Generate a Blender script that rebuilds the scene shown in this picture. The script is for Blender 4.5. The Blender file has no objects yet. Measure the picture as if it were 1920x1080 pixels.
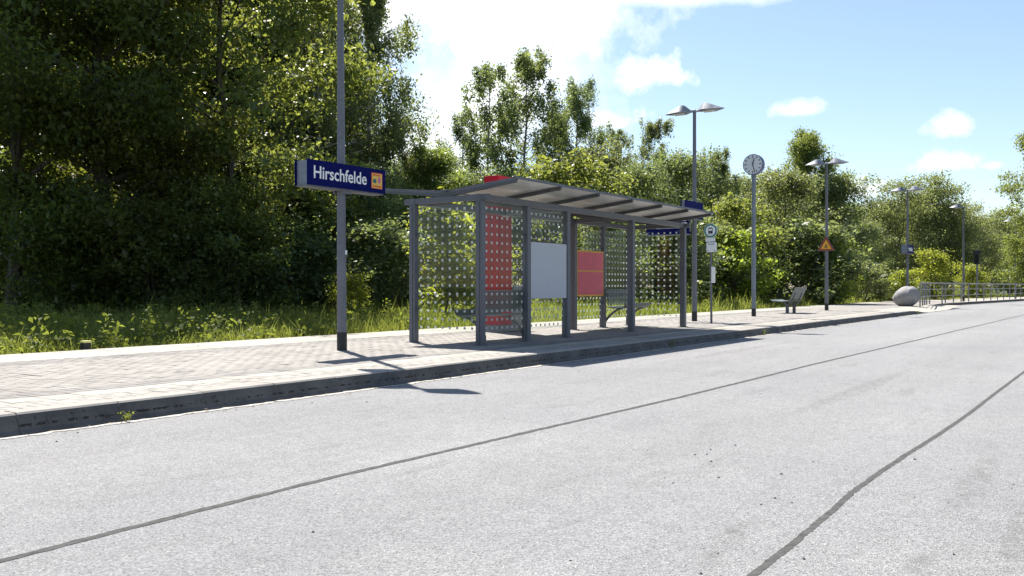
import bpy, bmesh, math, random
import numpy as np
from mathutils import Vector, Matrix
R_ = math.radians
random.seed(7)
scene = bpy.context.scene
col = scene.collection

# ------------------------------------------------------------------ camera
# world axes: +X runs along the platform edge, +Y points from the road to the wood; road surface z = 0
YAW = 34.64
cam_d = bpy.data.cameras.new('camera'); cam = bpy.data.objects.new('camera', cam_d); col.objects.link(cam)
cam.location = (0, 0, 1.05)
cam.rotation_euler = (R_(89.93), 0, R_(YAW - 90))
cam_d.sensor_width = 36; cam_d.lens = 30.94; cam_d.clip_start = 0.05; cam_d.clip_end = 3000
scene.camera = cam

# ------------------------------------------------------------------ world, sun, exposure
SUN_EL, SUN_AZ = 57.0, 58.0            # elevation; azimuth counter-clockwise from +X
wd = bpy.data.worlds.new('World'); scene.world = wd; wd.use_nodes = True
wt = wd.node_tree; wt.nodes.clear()
def wn(t, **k):
    n = wt.nodes.new(t)
    for a, b in k.items(): setattr(n, a, b)
    return n
w_out = wn('ShaderNodeOutputWorld'); w_bg = wn('ShaderNodeBackground'); w_bg.inputs['Strength'].default_value = 0.08
sky = wn('ShaderNodeTexSky', sky_type='NISHITA', sun_disc=False, sun_elevation=R_(SUN_EL), sun_rotation=R_(90 - SUN_AZ),
         air_density=1.0, dust_density=0.6, ozone_density=1.0, altitude=0)
wt.links.new(w_bg.outputs[0], w_out.inputs[0])
geo = wn('ShaderNodeTexCoord')
def vmath(op, a, b=None, out=0):
    n = wn('ShaderNodeVectorMath', operation=op)
    for i, v in enumerate((a, b)):
        if v is None: continue
        if hasattr(v, 'is_output'): wt.links.new(v, n.inputs[i])
        else: n.inputs[i].default_value = v
    return n.outputs[out]
def wmath(op, a, b=None, clamp=False):
    n = wn('ShaderNodeMath', operation=op, use_clamp=clamp)
    for i, v in enumerate((a, b)):
        if v is None: continue
        if hasattr(v, 'is_output'): wt.links.new(v, n.inputs[i])
        else: n.inputs[i].default_value = v
    return n.outputs[0]
dirv = vmath('NORMALIZE', geo.outputs['Generated'])
nz = wn('ShaderNodeTexNoise'); nz.inputs['Scale'].default_value = 9; nz.inputs['Detail'].default_value = 7; nz.inputs['Roughness'].default_value = 0.62
wt.links.new(dirv, nz.inputs['Vector'])
nz2 = wn('ShaderNodeTexNoise'); nz2.inputs['Scale'].default_value = 22; nz2.inputs['Detail'].default_value = 8; nz2.inputs['Roughness'].default_value = .66
wt.links.new(dirv, nz2.inputs['Vector'])
cy, sy = math.cos(R_(YAW)), math.sin(R_(YAW))
def ray(px, py):
    x, y = (px - 960) / 1650., (538 - py) / 1650.
    v = Vector((x * sy + cy, -x * cy + sy, y)); return v.normalized()
# cloud: centre azimuth / elevation and half sizes, soft edges broken by noise: (px, py, half-width px, half-height px, softness, noise)
CLOUDS = [(860, -10, 380, 215, .55, 1.0), (930, 190, 250, 170, .9, 1.0), (800, 300, 150, 120, .9, .8), (1230, -15, 330, 42, .8, .9), (1215, 141, 92, 40, .9, .75), (1135, 228, 75, 28, .6, .8),
          (1497, 207, 48, 19, .9, .7), (1780, 236, 38, 27, .9, .7), (1780, 308, 62, 24, .9, .75), (1860, 311, 26, 11, 1., .6),
          (1612, 355, 60, 24, .6, .7), (1650, 408, 90, 24, .8, .7)]
dens = None
for i, (px, py, rw, rh, soft, na) in enumerate(CLOUDS):
    c = ray(px, py); tu = Vector((0, 0, 1)).cross(c).normalized(); tv = c.cross(tu)
    rel = vmath('SUBTRACT', dirv, tuple(c))
    u = wmath('DIVIDE', vmath('DOT_PRODUCT', rel, tuple(tu), 1), rw / 1650.)
    v = wmath('DIVIDE', vmath('DOT_PRODUCT', rel, tuple(tv), 1), rh / 1650.)
    front = wmath('GREATER_THAN', vmath('DOT_PRODUCT', dirv, tuple(c), 1), 0.0)
    # flatter undersides
    v = wmath('MULTIPLY', v, wmath('ADD', 1.0, wmath('MULTIPLY', wmath('LESS_THAN', v, 0.0), .35)))
    e = wmath('SQRT', wmath('ADD', wmath('MULTIPLY', u, u), wmath('MULTIPLY', v, v)))
    n_ = wmath('MULTIPLY', wmath('SUBTRACT', (nz if rw > 120 else nz2).outputs['Fac'], 0.5), na * (2.2 if rw > 120 else 4.2))
    e = wmath('ADD', e, n_)
    d = wmath('DIVIDE', wmath('SUBTRACT', 1.0, e), soft, True)
    d = wmath('MULTIPLY', wmath('MULTIPLY', d, front), 1.0 if rw > 80 else .8)
    dens = d if dens is None else wmath('MAXIMUM', dens, d)
mixc = wn('ShaderNodeMix', data_type='RGBA'); wt.links.new(wmath('MULTIPLY', dens, .97), mixc.inputs[0])
wt.links.new(sky.outputs[0], mixc.inputs[6]); mixc.inputs[7].default_value = (8.2, 8.4, 8.5, 1)
wt.links.new(mixc.outputs[2], w_bg.inputs['Color'])
sun_d = bpy.data.lights.new('sun', 'SUN'); sun_d.energy = 4.9; sun_d.angle = R_(0.53); sun_d.color = (1.0, 0.95, 0.87)
sun = bpy.data.objects.new('sun', sun_d); col.objects.link(sun)
sdir = Vector((math.cos(R_(SUN_EL)) * math.cos(R_(SUN_AZ)), math.cos(R_(SUN_EL)) * math.sin(R_(SUN_AZ)), math.sin(R_(SUN_EL))))
sun.rotation_euler = sdir.to_track_quat('Z', 'Y').to_euler()
vs = scene.view_settings; vs.view_transform = 'Standard'; vs.look = 'None'; vs.exposure = 1.15; vs.gamma = 1; vs.use_curve_mapping = False
scene.cycles.max_bounces = 10; scene.cycles.diffuse_bounces = 6; scene.cycles.transmission_bounces = 8; scene.cycles.transparent_max_bounces = 16

# ------------------------------------------------------------------ helpers
def W(px, depth, z=0):
    """world point for an image column at a camera depth (used to lay the site out)"""
    x = (px - 960) / 1650.
    return ((x * sy + cy) * depth, (-x * cy + sy) * depth, z)

def new_mat(name):
    m = bpy.data.materials.new(name); m.use_nodes = True
    nt = m.node_tree; nt.nodes.clear()
    out = nt.nodes.new('ShaderNodeOutputMaterial'); b = nt.nodes.new('ShaderNodeBsdfPrincipled')
    nt.links.new(b.outputs[0], out.inputs[0])
    return m, nt, b, out

def ramp(nt, fac, stops):
    r = nt.nodes.new('ShaderNodeValToRGB'); e = r.color_ramp.elements
    while len(e) < len(stops): e.new(.5)
    for k, (p, c) in zip(e, stops): k.position = p; k.color = (*c, 1)
    nt.links.new(fac, r.inputs[0]); return r.outputs[0]

def noise(nt, scale, detail=4, rough=.55, vec=None, out='Fac'):
    n = nt.nodes.new('ShaderNodeTexNoise'); n.inputs['Scale'].default_value = scale; n.inputs['Detail'].default_value = detail
    n.inputs['Roughness'].default_value = rough
    if vec is None: vec = objco(nt)
    nt.links.new(vec, n.inputs['Vector']); return n.outputs[out]

def objco(nt):
    g = nt.nodes.new('ShaderNodeNewGeometry'); return g.outputs['Position']

def mixrgb(nt, f, a, b, mode='MIX'):
    n = nt.nodes.new('ShaderNodeMix'); n.data_type = 'RGBA'; n.blend_type = mode
    for i, v in ((0, f), (6, a), (7, b)):
        if hasattr(v, 'is_output'): nt.links.new(v, n.inputs[i])
        elif i == 0: n.inputs[0].default_value = v
        else: n.inputs[i].default_value = (*v, 1)
    return n.outputs[2]

def mth(nt, op, a, b=0., clamp=False):
    n = nt.nodes.new('ShaderNodeMath'); n.operation = op; n.use_clamp = clamp
    for i, v in enumerate((a, b)):
        if hasattr(v, 'is_output'): nt.links.new(v, n.inputs[i])
        else: n.inputs[i].default_value = v
    return n.outputs[0]

def bump(nt, b, h, dist=.002, strength=1):
    n = nt.nodes.new('ShaderNodeBump'); n.inputs['Distance'].default_value = dist; n.inputs['Strength'].default_value = strength
    nt.links.new(h, n.inputs['Height']); nt.links.new(n.outputs[0], b.inputs['Normal'])

def simple(name, c, rough=.5, metal=0., var=.12, scale=6., spec=.5):
    m, nt, b, o = new_mat(name)
    n = noise(nt, scale, 5)
    lo = tuple(x * (1 - var) for x in c); hi = tuple(min(1, x * (1 + var)) for x in c)
    nt.links.new(ramp(nt, n, [(.3, lo), (.7, hi)]), b.inputs['Base Color'])
    b.inputs['Roughness'].default_value = rough; b.inputs['Metallic'].default_value = metal
    b.inputs['Specular IOR Level'].default_value = spec
    return m

# ------------------------------------------------------------------ materials
M = {}
def mk_asphalt():
    m, nt, b, o = new_mat('asphalt')
    v = nt.nodes.new('ShaderNodeTexVoronoi'); v.inputs['Scale'].default_value = 130; nt.links.new(objco(nt), v.inputs['Vector'])
    chip = nt.nodes.new('ShaderNodeSeparateColor'); nt.links.new(v.outputs['Color'], chip.inputs[0])
    c = ramp(nt, chip.outputs[0], [(0, (.14, .14, .145)), (.22, (.228, .229, .235)), (.78, (.282, .283, .29)), (1, (.38, .38, .378))])
    f = noise(nt, 230, 3)
    c = mixrgb(nt, .62, c, ramp(nt, f, [(.36, (.34, .34, .34)), (.56, (1, 1, 1))]), 'MULTIPLY')
    sxy = nt.nodes.new('ShaderNodeSeparateXYZ'); nt.links.new(objco(nt), sxy.inputs[0]); smear = None
    for (x0, y0, rx, ry) in ((5.3, .65, .95, .10), (3.55, .62, .33, .07), (3.55, 1.35, .45, .08), (4.4, .35, .8, .06), (9.5, 2.2, 2.4, .12), (14, 5.2, 3.2, .16)):
        u_ = mth(nt, 'DIVIDE', mth(nt, 'SUBTRACT', sxy.outputs['X'], x0), rx); v_ = mth(nt, 'DIVIDE', mth(nt, 'SUBTRACT', sxy.outputs['Y'], y0), ry)
        e_ = mth(nt, 'SUBTRACT', 1.15, mth(nt, 'ADD', mth(nt, 'MULTIPLY', u_, u_), mth(nt, 'MULTIPLY', v_, v_)), True)
        smear = e_ if smear is None else mth(nt, 'MAXIMUM', smear, e_)
    smear = mth(nt, 'MULTIPLY', smear, ramp(nt, noise(nt, 9, 6, .75), [(.4, (0, 0, 0)), (.66, (1, 1, 1))]))
    c = mixrgb(nt, mth(nt, 'MULTIPLY', smear, .55), c, (.085, .083, .078))
    big = noise(nt, .45, 5, .6)
    c = mixrgb(nt, 1, c, ramp(nt, big, [(.3, (.95, .95, .96)), (.7, (1.12, 1.11, 1.09))]), 'MULTIPLY')
    mp0 = nt.nodes.new('ShaderNodeMapping'); mp0.inputs['Scale'].default_value = (.07, .8, 1); nt.links.new(objco(nt), mp0.inputs['Vector'])
    wl = noise(nt, 1.0, 4, .55, mp0.outputs[0])
    c = mixrgb(nt, 1, c, ramp(nt, wl, [(.35, (.93, .93, .925)), (.65, (1.06, 1.06, 1.06))]), 'MULTIPLY')
    ck0 = noise(nt, 5.5, 6, .7)
    c = mixrgb(nt, .6, c, ramp(nt, ck0, [(.3, (.86, .86, .855)), (.6, (1.05, 1.05, 1.05))]), 'MULTIPLY')
    # dark tyre smears and oily patches with their own shape
    mp = nt.nodes.new('ShaderNodeMapping'); mp.inputs['Scale'].default_value = (.55, 2.6, 1); mp.inputs['Rotation'].default_value = (0, 0, R_(-20))
    nt.links.new(objco(nt), mp.inputs['Vector'])
    st = noise(nt, 1.3, 6, .65, mp.outputs[0])
    sm = ramp(nt, st, [(.58, (0, 0, 0)), (.72, (1, 1, 1))])
    c = mixrgb(nt, mth(nt, 'MULTIPLY', sm, .38), c, (.12, .12, .118))
    nt.links.new(c, b.inputs['Base Color']); b.inputs['Roughness'].default_value = .88; b.inputs['Specular IOR Level'].default_value = .3
    bump(nt, b, mth(nt, 'ADD', v.outputs['Distance'], f), .006, .8)
    return m
M['asphalt'] = mk_asphalt()
M['seam'] = simple('bitumen_seam', (.07, .07, .068), .9, var=.35, scale=24, spec=.15)
M['dust'] = simple('gutter_dust', (.43, .41, .37), .95, var=.25, scale=40)
def mk_paver(name, c, var=.2):
    m, nt, b, o = new_mat(name)
    g = nt.nodes.new('ShaderNodeNewGeometry'); oi = nt.nodes.new('ShaderNodeObjectInfo')
    wnz = nt.nodes.new('ShaderNodeTexWhiteNoise'); wnz.noise_dimensions = '1D'
    nt.links.new(mth(nt, 'ADD', mth(nt, 'MULTIPLY', g.outputs['Random Per Island'], 91.7), mth(nt, 'MULTIPLY', oi.outputs['Random'], 537.3)), wnz.inputs['W'])
    cc = ramp(nt, wnz.outputs['Value'], [(0, tuple(x * (1 - var) for x in c)), (.5, c), (1, tuple(x * (1 + var * .8) for x in c))])
    n = noise(nt, 1.1, 5, .6); f = noise(nt, 120, 3)
    cc = mixrgb(nt, 1, cc, ramp(nt, n, [(.3, (.84, .83, .81)), (.7, (1.08, 1.08, 1.06))]), 'MULTIPLY')
    cc = mixrgb(nt, .5, cc, ramp(nt, f, [(.35, (.7, .7, .7)), (.65, (1.15, 1.15, 1.15))]), 'MULTIPLY')
    nt.links.new(cc, b.inputs['Base Color']); b.inputs['Roughness'].default_value = .85; b.inputs['Specular IOR Level'].default_value = .3
    bump(nt, b, f, .002, .6)
    return m
M['paver'] = mk_paver('paver_stone', (.274, .258, .243), .10)
M['paver_dark'] = mk_paver('paver_stone_dark', (.222, .21, .203), .10)
M['paver_pale'] = mk_paver('paver_stone_pale', (.305, .29, .268), .10)
M['slab'] = mk_paver('concrete_slab', (.36, .338, .30), .06)
def mk_kerb():
    m, nt, b, o = new_mat('kerb_concrete')
    n = noise(nt, 3.5, 6, .65); s = noise(nt, 17, 5, .7); f = noise(nt, 150, 3)
    c = ramp(nt, n, [(.3, (.25, .232, .21)), (.7, (.34, .32, .29))])
    c = mixrgb(nt, ramp(nt, s, [(.6, (0, 0, 0)), (.72, (.75, .75, .75))]), c, (.14, .125, .11))
    c = mixrgb(nt, .5, c, ramp(nt, f, [(.35, (.72, .72, .72)), (.65, (1.12, 1.12, 1.12))]), 'MULTIPLY')
    nt.links.new(c, b.inputs['Base Color']); b.inputs['Roughness'].default_value = .9
    bump(nt, b, s, .004, .5); return m
M['kerb'] = mk_kerb()
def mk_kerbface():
    m, nt, b, o = new_mat('kerb_face_shade_stain')
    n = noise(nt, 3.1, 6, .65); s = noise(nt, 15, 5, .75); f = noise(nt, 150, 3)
    c = ramp(nt, n, [(.3, (.07, .066, .064)), (.7, (.15, .142, .135))])  # base darker than the kerb top: face shade painted into the colour, stains over it
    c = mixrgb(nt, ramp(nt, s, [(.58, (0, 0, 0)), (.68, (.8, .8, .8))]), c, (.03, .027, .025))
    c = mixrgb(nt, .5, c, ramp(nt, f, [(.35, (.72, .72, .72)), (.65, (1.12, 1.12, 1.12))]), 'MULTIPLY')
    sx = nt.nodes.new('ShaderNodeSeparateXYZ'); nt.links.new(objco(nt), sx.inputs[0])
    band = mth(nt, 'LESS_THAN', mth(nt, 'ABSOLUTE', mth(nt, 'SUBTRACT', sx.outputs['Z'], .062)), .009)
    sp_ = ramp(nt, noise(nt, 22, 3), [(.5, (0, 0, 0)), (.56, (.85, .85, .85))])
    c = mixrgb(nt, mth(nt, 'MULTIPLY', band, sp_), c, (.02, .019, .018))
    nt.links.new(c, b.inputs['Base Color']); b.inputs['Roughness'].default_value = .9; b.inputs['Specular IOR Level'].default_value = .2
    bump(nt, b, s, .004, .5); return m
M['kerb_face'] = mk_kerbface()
M['joint'] = simple('joint_sand', (.17, .15, .13), .95, var=.3, scale=30)
M['soil'] = None
def mk_ground():
    m, nt, b, o = new_mat('grassy_ground')
    n = noise(nt, .6, 7, .65); f = noise(nt, 14, 5, .7)
    c = ramp(nt, n, [(.3, (.045, .05, .02)), (.5, (.06, .08, .025)), (.72, (.095, .085, .05))])
    c = mixrgb(nt, .7, c, ramp(nt, f, [(.3, (.45, .45, .45)), (.7, (1.3, 1.3, 1.2))]), 'MULTIPLY')
    nt.links.new(c, b.inputs['Base Color']); b.inputs['Roughness'].default_value = .95; bump(nt, b, f, .05, .8); return m
M['ground'] = mk_ground()
def mk_galv(name, c, rough=.42, metal=.55):
    m, nt, b, o = new_mat(name)
    v = nt.nodes.new('ShaderNodeTexVoronoi'); v.inputs['Scale'].default_value = 60; nt.links.new(objco(nt), v.inputs['Vector'])
    sp = nt.nodes.new('ShaderNodeSeparateColor'); nt.links.new(v.outputs['Color'], sp.inputs[0])
    n = noise(nt, 2.2, 6, .65)
    cc = ramp(nt, sp.outputs[0], [(0, tuple(x * .86 for x in c)), (1, tuple(x * 1.12 for x in c))])
    cc = mixrgb(nt, 1, cc, ramp(nt, n, [(.3, (.78, .78, .78)), (.7, (1.08, 1.08, 1.08))]), 'MULTIPLY')
    nt.links.new(cc, b.inputs['Base Color']); b.inputs['Metallic'].default_value = metal
    nt.links.new(ramp(nt, n, [(.3, (rough * .85,) * 3), (.7, (rough * 1.25,) * 3)]), b.inputs['Roughness'])
    return m
M['galv'] = mk_galv('galvanised_steel', (.155, .16, .185), .55, .25)
M['steel'] = mk_galv('painted_steel', (.128, .132, .152), .5, .15)
M['rib'] = mk_galv('dark_rib_paint', (.085, .088, .1), .45, .1)
M['rail'] = mk_galv('railing_steel', (.235, .235, .245), .55, .1)
M['black'] = simple('black_band', (.018, .018, .02), .6)
M['roof'] = mk_galv('roof_sheet', (.68, .67, .645), .38, .1)
M['board'] = simple('grey_board', (.47, .48, .52), .55, var=.05, scale=30)
M['perf'] = mk_galv('perforated_steel', (.16, .18, .18), .5, .3)
def mk_perf():
    m, nt, b, o = new_mat('wire_mesh_steel'); b.inputs['Base Color'].default_value = (.13, .14, .15, 1); b.inputs['Roughness'].default_value = .5
    ck_ = nt.nodes.new('ShaderNodeTexChecker'); ck_.inputs['Scale'].default_value = 140; nt.links.new(objco(nt), ck_.inputs['Vector'])
    nt.links.new(mth(nt, 'ADD', mth(nt, 'MULTIPLY', ck_.outputs['Fac'], -.9), 1.0), b.inputs['Alpha']); return m
M['perf_mesh'] = mk_perf()
M['blue'] = simple('sign_blue', (.004, .007, .085), .6, var=.05, spec=.05)
M['white'] = simple('white_enamel', (.8, .8, .8), .4, var=.03)
M['lamp_grey'] = mk_galv('lamp_grey', (.185, .212, .262), .5, .1)
M['lens'] = simple('lamp_lens', (.6, .6, .58), .25, var=.04)
M['red'] = simple('red_enamel', (.35, .004, .016), .45, var=.1, scale=3, spec=.2)
M['poster'] = simple('poster_red', (.62, .045, .11), .3, var=.12, scale=5)
M['yellow'] = simple('yellow_frame', (.72, .36, .03), .5, var=.1)
M['sticker'] = simple('sticker_yellow', (.74, .47, .075), .5, var=.1, scale=30)
M['teal'] = simple('teal_ink', (.02, .12, .12), .5)
M['pink'] = simple('pink_ink', (.6, .12, .32), .5)
M['orange'] = simple('orange_ink', (.65, .09, .02), .5)
M['green'] = simple('ring_green', (.005, .16, .12), .4)
M['sign_red'] = simple('warning_border', (.24, .035, .025), .5)
M['ink'] = simple('dark_ink', (.03, .032, .04), .5)
M['greyink'] = simple('grey_ink', (.25, .26, .28), .5)
M['stone'] = None
def mk_stone():
    m, nt, b, o = new_mat('granite')
    f = noise(nt, 60, 4, .7); n = noise(nt, 2.5, 6)
    c = ramp(nt, f, [(.35, (.13, .13, .14)), (.5, (.27, .265, .27)), (.65, (.4, .39, .39))])
    c = mixrgb(nt, 1, c, ramp(nt, n, [(.3, (.8, .79, .78)), (.7, (1.1, 1.1, 1.1))]), 'MULTIPLY')
    nt.links.new(c, b.inputs['Base Color']); b.inputs['Roughness'].default_value = .8; bump(nt, b, f, .006, .7); return m
M['stone'] = mk_stone()
def mk_glass():
    m, nt, b, o = new_mat('pane_glass'); nt.nodes.remove(b)
    tr = nt.nodes.new('ShaderNodeBsdfTransparent'); tr.inputs[0].default_value = (.965, .985, .975, 1)
    gl = nt.nodes.new('ShaderNodeBsdfGlossy'); gl.inputs['Roughness'].default_value = .015
    lw = nt.nodes.new('ShaderNodeLayerWeight'); lw.inputs[0].default_value = .5
    mx = nt.nodes.new('ShaderNodeMixShader')
    df = nt.nodes.new('ShaderNodeBsdfDiffuse'); df.inputs[0].default_value = (.5, .5, .5, 1)
    mx2 = nt.nodes.new('ShaderNodeMixShader')
    n = noise(nt, 3, 5)
    nt.links.new(mth(nt, 'MULTIPLY', n, .008), mx2.inputs[0])
    nt.links.new(mth(nt, 'ADD', .025, mth(nt, 'MULTIPLY', mth(nt, 'POWER', lw.outputs['Facing'], 5.), .22)), mx.inputs[0]); nt.links.new(tr.outputs[0], mx.inputs[1]); nt.links.new(gl.outputs[0], mx.inputs[2])
    nt.links.new(mx.outputs[0], mx2.inputs[1]); nt.links.new(df.outputs[0], mx2.inputs[2])
    nt.links.new(mx2.outputs[0], o.inputs[0]); return m
M['glass'] = mk_glass()
def mk_transl(name, c, ct, fac, rough=.5, spec=.3):
    m, nt, b, o = new_mat(name)
    b.inputs['Base Color'].default_value = (*c, 1); b.inputs['Roughness'].default_value = rough; b.inputs['Specular IOR Level'].default_value = spec
    t = nt.nodes.new('ShaderNodeBsdfTranslucent'); t.inputs[0].default_value = (*ct, 1)
    mx = nt.nodes.new('ShaderNodeMixShader'); mx.inputs[0].default_value = fac
    nt.links.new(b.outputs[0], mx.inputs[1]); nt.links.new(t.outputs[0], mx.inputs[2]); nt.links.new(mx.outputs[0], o.inputs[0])
    return m, nt, b, t
M['dot'] = mk_transl('frosted_dots', (.74, .76, .75), (.8, .82, .81), .5)[0]
def mk_leaf(name, c0, c1, tcol, fac=.42, spec=.35, rough=.42):
    m, nt, b, t = mk_transl(name, c0, tcol, fac, rough, spec)
    g = nt.nodes.new('ShaderNodeNewGeometry'); oi = nt.nodes.new('ShaderNodeObjectInfo')
    cc = ramp(nt, g.outputs['Random Per Island'], [(0, c0), (1, c1)])
    hs = nt.nodes.new('ShaderNodeHueSaturation'); nt.links.new(cc, hs.inputs['Color'])
    nt.links.new(mth(nt, 'ADD', mth(nt, 'MULTIPLY', oi.outputs['Random'], .035), .483), hs.inputs['Hue'])
    nt.links.new(mth(nt, 'ADD', mth(nt, 'MULTIPLY', oi.outputs['Random'], .3), .85), hs.inputs['Value'])
    nt.links.new(hs.outputs[0], b.inputs['Base Color'])
    tt = ramp(nt, g.outputs['Random Per Island'], [(0, tuple(x * .7 for x in tcol)), (1, tuple(x * 1.25 for x in tcol))])
    hs2 = nt.nodes.new('ShaderNodeHueSaturation'); nt.links.new(tt, hs2.inputs['Color'])
    nt.links.new(mth(nt, 'ADD', mth(nt, 'MULTIPLY', oi.outputs['Random'], .035), .483), hs2.inputs['Hue'])
    nt.links.new(hs2.outputs[0], t.inputs[0])
    return m
M['leaf_dark'] = mk_leaf('broadleaf_foliage', (.045, .064, .016), (.085, .105, .026), (.215, .262, .036), .48)
M['leaf_maple'] = mk_leaf('maple_foliage', (.068, .105, .034), (.115, .155, .06), (.34, .385, .065), .48)
M['leaf_mid'] = mk_leaf('bushy_foliage', (.082, .115, .052), (.135, .17, .09), (.30, .36, .10), .47)
M['leaf_birch'] = mk_leaf('birch_foliage', (.08, .112, .048), (.13, .16, .078), (.315, .37, .095), .47)
M['leaf_willow'] = mk_leaf('willow_foliage', (.095, .12, .055), (.15, .17, .085), (.34, .39, .11), .48)
M['leaf_bright'] = mk_leaf('bright_shrub_foliage', (.09, .13, .025), (.14, .17, .04), (.42, .48, .05), .52)
M['needle'] = mk_leaf('spruce_needles', (.018, .032, .016), (.03, .045, .022), (.03, .04, .01), .15)
M['grass'] = mk_leaf('grass_blades', (.10, .14, .035), (.19, .195, .07), (.38, .43, .075), .5, .2, .55)
M['weed'] = mk_leaf('weed_leaves', (.09, .125, .035), (.13, .155, .055), (.30, .36, .05), .45, .12, .6)
def mk_bark(name, c0, c1, scl=(6, 6, 1.2)):
    m, nt, b, o = new_mat(name)
    tc = nt.nodes.new('ShaderNodeTexCoord'); mp = nt.nodes.new('ShaderNodeMapping'); mp.inputs['Scale'].default_value = scl
    nt.links.new(tc.outputs['Object'], mp.inputs[0])
    n = noise(nt, 2.2, 6, .7, mp.outputs[0])
    nt.links.new(ramp(nt, n, [(.38, c0), (.58, c1)]), b.inputs['Base Color']); b.inputs['Roughness'].default_value = .9
    bump(nt, b, n, .02, .6); return m
M['bark'] = mk_bark('brown_bark', (.035, .028, .022), (.10, .085, .068))
M['bark_birch'] = mk_bark('birch_bark', (.05, .045, .04), (.42, .40, .37), (1.5, 1.5, 6))

# ------------------------------------------------------------------ mesh helpers
class MB:
    def __init__(s): s.v = []; s.f = []; s.mi = []; s.cur = 0
    def add(s, vs_, fs_):
        b = len(s.v); s.v += [tuple(v) for v in vs_]
        for f in fs_: s.f.append(tuple(b + i for i in f)); s.mi.append(s.cur)
    def box(s, x0, x1, y0, y1, z0, z1):
        s.add([(x0, y0, z0), (x1, y0, z0), (x1, y1, z0), (x0, y1, z0), (x0, y0, z1), (x1, y0, z1), (x1, y1, z1), (x0, y1, z1)],
              [(3, 2, 1, 0), (4, 5, 6, 7), (0, 1, 5, 4), (1, 2, 6, 5), (2, 3, 7, 6), (3, 0, 4, 7)])
    def prism(s, pts, axis, a0, a1):
        """polygon pts extruded along axis ('x','y','z')"""
        def P(p, a):
            return {'x': (a, p[0], p[1]), 'y': (p[0], a, p[1]), 'z': (p[0], p[1], a)}[axis]
        n = len(pts)
        s.add([P(p, a0) for p in pts] + [P(p, a1) for p in pts],
              [tuple(range(n - 1, -1, -1)), tuple(range(n, 2 * n))] + [(i, (i + 1) % n, n + (i + 1) % n, n + i) for i in range(n)])
    def tube(s, pts, rads, sides=8, caps=True):
        pts = [Vector(p) for p in pts]; n = len(pts); vs_ = []
        prev = None
        for i, p in enumerate(pts):
            d = (pts[min(i + 1, n - 1)] - pts[max(i - 1, 0)]).normalized()
            if prev is None:
                a = Vector((1, 0, 0)) if abs(d.x) < .8 else Vector((0, 1, 0)); u = d.cross(a).normalized()
            else: u = (prev - d * prev.dot(d)).normalized()
            prev = u; v = d.cross(u)
            r = rads[i] if hasattr(rads, '__len__') else rads
            for k in range(sides):
                t = 2 * math.pi * k / sides; vs_.append(p + (u * math.cos(t) + v * math.sin(t)) * r)
        fs_ = []
        for i in range(n - 1):
            for k in range(sides):
                k2 = (k + 1) % sides; fs_.append((i * sides + k, i * sides + k2, (i + 1) * sides + k2, (i + 1) * sides + k))
        if caps: fs_ += [tuple(range(sides - 1, -1, -1)), tuple((n - 1) * sides + k for k in range(sides))]
        s.add(vs_, fs_)
    def mesh(s, name, mats, smooth=False, bevel=0):
        me = bpy.data.meshes.new(name); me.from_pydata(s.v, [], s.f)
        for m in (mats if isinstance(mats, (list, tuple)) else [mats]): me.materials.append(m)
        if any(s.mi): me.polygons.foreach_set('material_index', s.mi)
        bm = bmesh.new(); bm.from_mesh(me)
        if bevel: bmesh.ops.bevel(bm, geom=bm.edges[:], offset=bevel, segments=2, affect='EDGES', profile=.6, clamp_overlap=True)
        bmesh.ops.recalc_face_normals(bm, faces=bm.faces[:]); bm.to_mesh(me); bm.free()
        if smooth: 
            me.polygons.foreach_set('use_smooth', [True] * len(me.polygons))
            me.set_sharp_from_angle(angle=R_(40))
        me.update(); return me

def link(name, me, parent=None, loc=None):
    o = bpy.data.objects.new(name, me); col.objects.link(o)
    if parent is not None: o.parent = parent
    if loc is not None: o.location = loc
    return o
def part(name, mb, mats, parent=None, smooth=False, bevel=0, loc=None):
    return link(name, mb.mesh(name, mats, smooth, bevel), parent, loc)
def B(*a):
    m = MB(); m.box(*a); return m
def tag(o, label=None, cat=None, group=None, kind=None):
    if label: o['label'] = label
    if cat: o['category'] = cat
    if group: o['group'] = group
    if kind: o['kind'] = kind
    return o
def thing(name, label, cat, loc=(0, 0, 0), rz=0, group=None):
    o = bpy.data.objects.new(name, None); col.objects.link(o); o.empty_display_size = .2
    o.location = loc; o.rotation_euler = (0, 0, rz); return tag(o, label, cat, group)
def copy_tree(o, parent=None):
    c = o.copy(); col.objects.link(c)
    if parent is not None: c.parent = parent
    for ch in list(o.children): copy_tree(ch, c)
    return c
def np_mesh(name, verts, faces4, mats, tris=None):
    """fast mesh of quads (and tris) from numpy arrays"""
    me = bpy.data.meshes.new(name)
    nv = len(verts); nq = len(faces4); ntr = 0 if tris is None else len(tris)
    me.vertices.add(nv); me.vertices.foreach_set('co', verts.astype(np.float32).ravel())
    loops = faces4.astype(np.int32).ravel()
    starts = np.arange(nq) * 4
    if ntr:
        starts = np.concatenate([starts, nq * 4 + np.arange(ntr) * 3]); loops = np.concatenate([loops, tris.astype(np.int32).ravel()])
    me.loops.add(len(loops)); me.loops.foreach_set('vertex_index', loops)
    me.polygons.add(nq + ntr); me.polygons.foreach_set('loop_start', starts.astype(np.int32))
    for m in (mats if isinstance(mats, (list, tuple)) else [mats]): me.materials.append(m)
    me.update(calc_edges=True); return me
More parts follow.
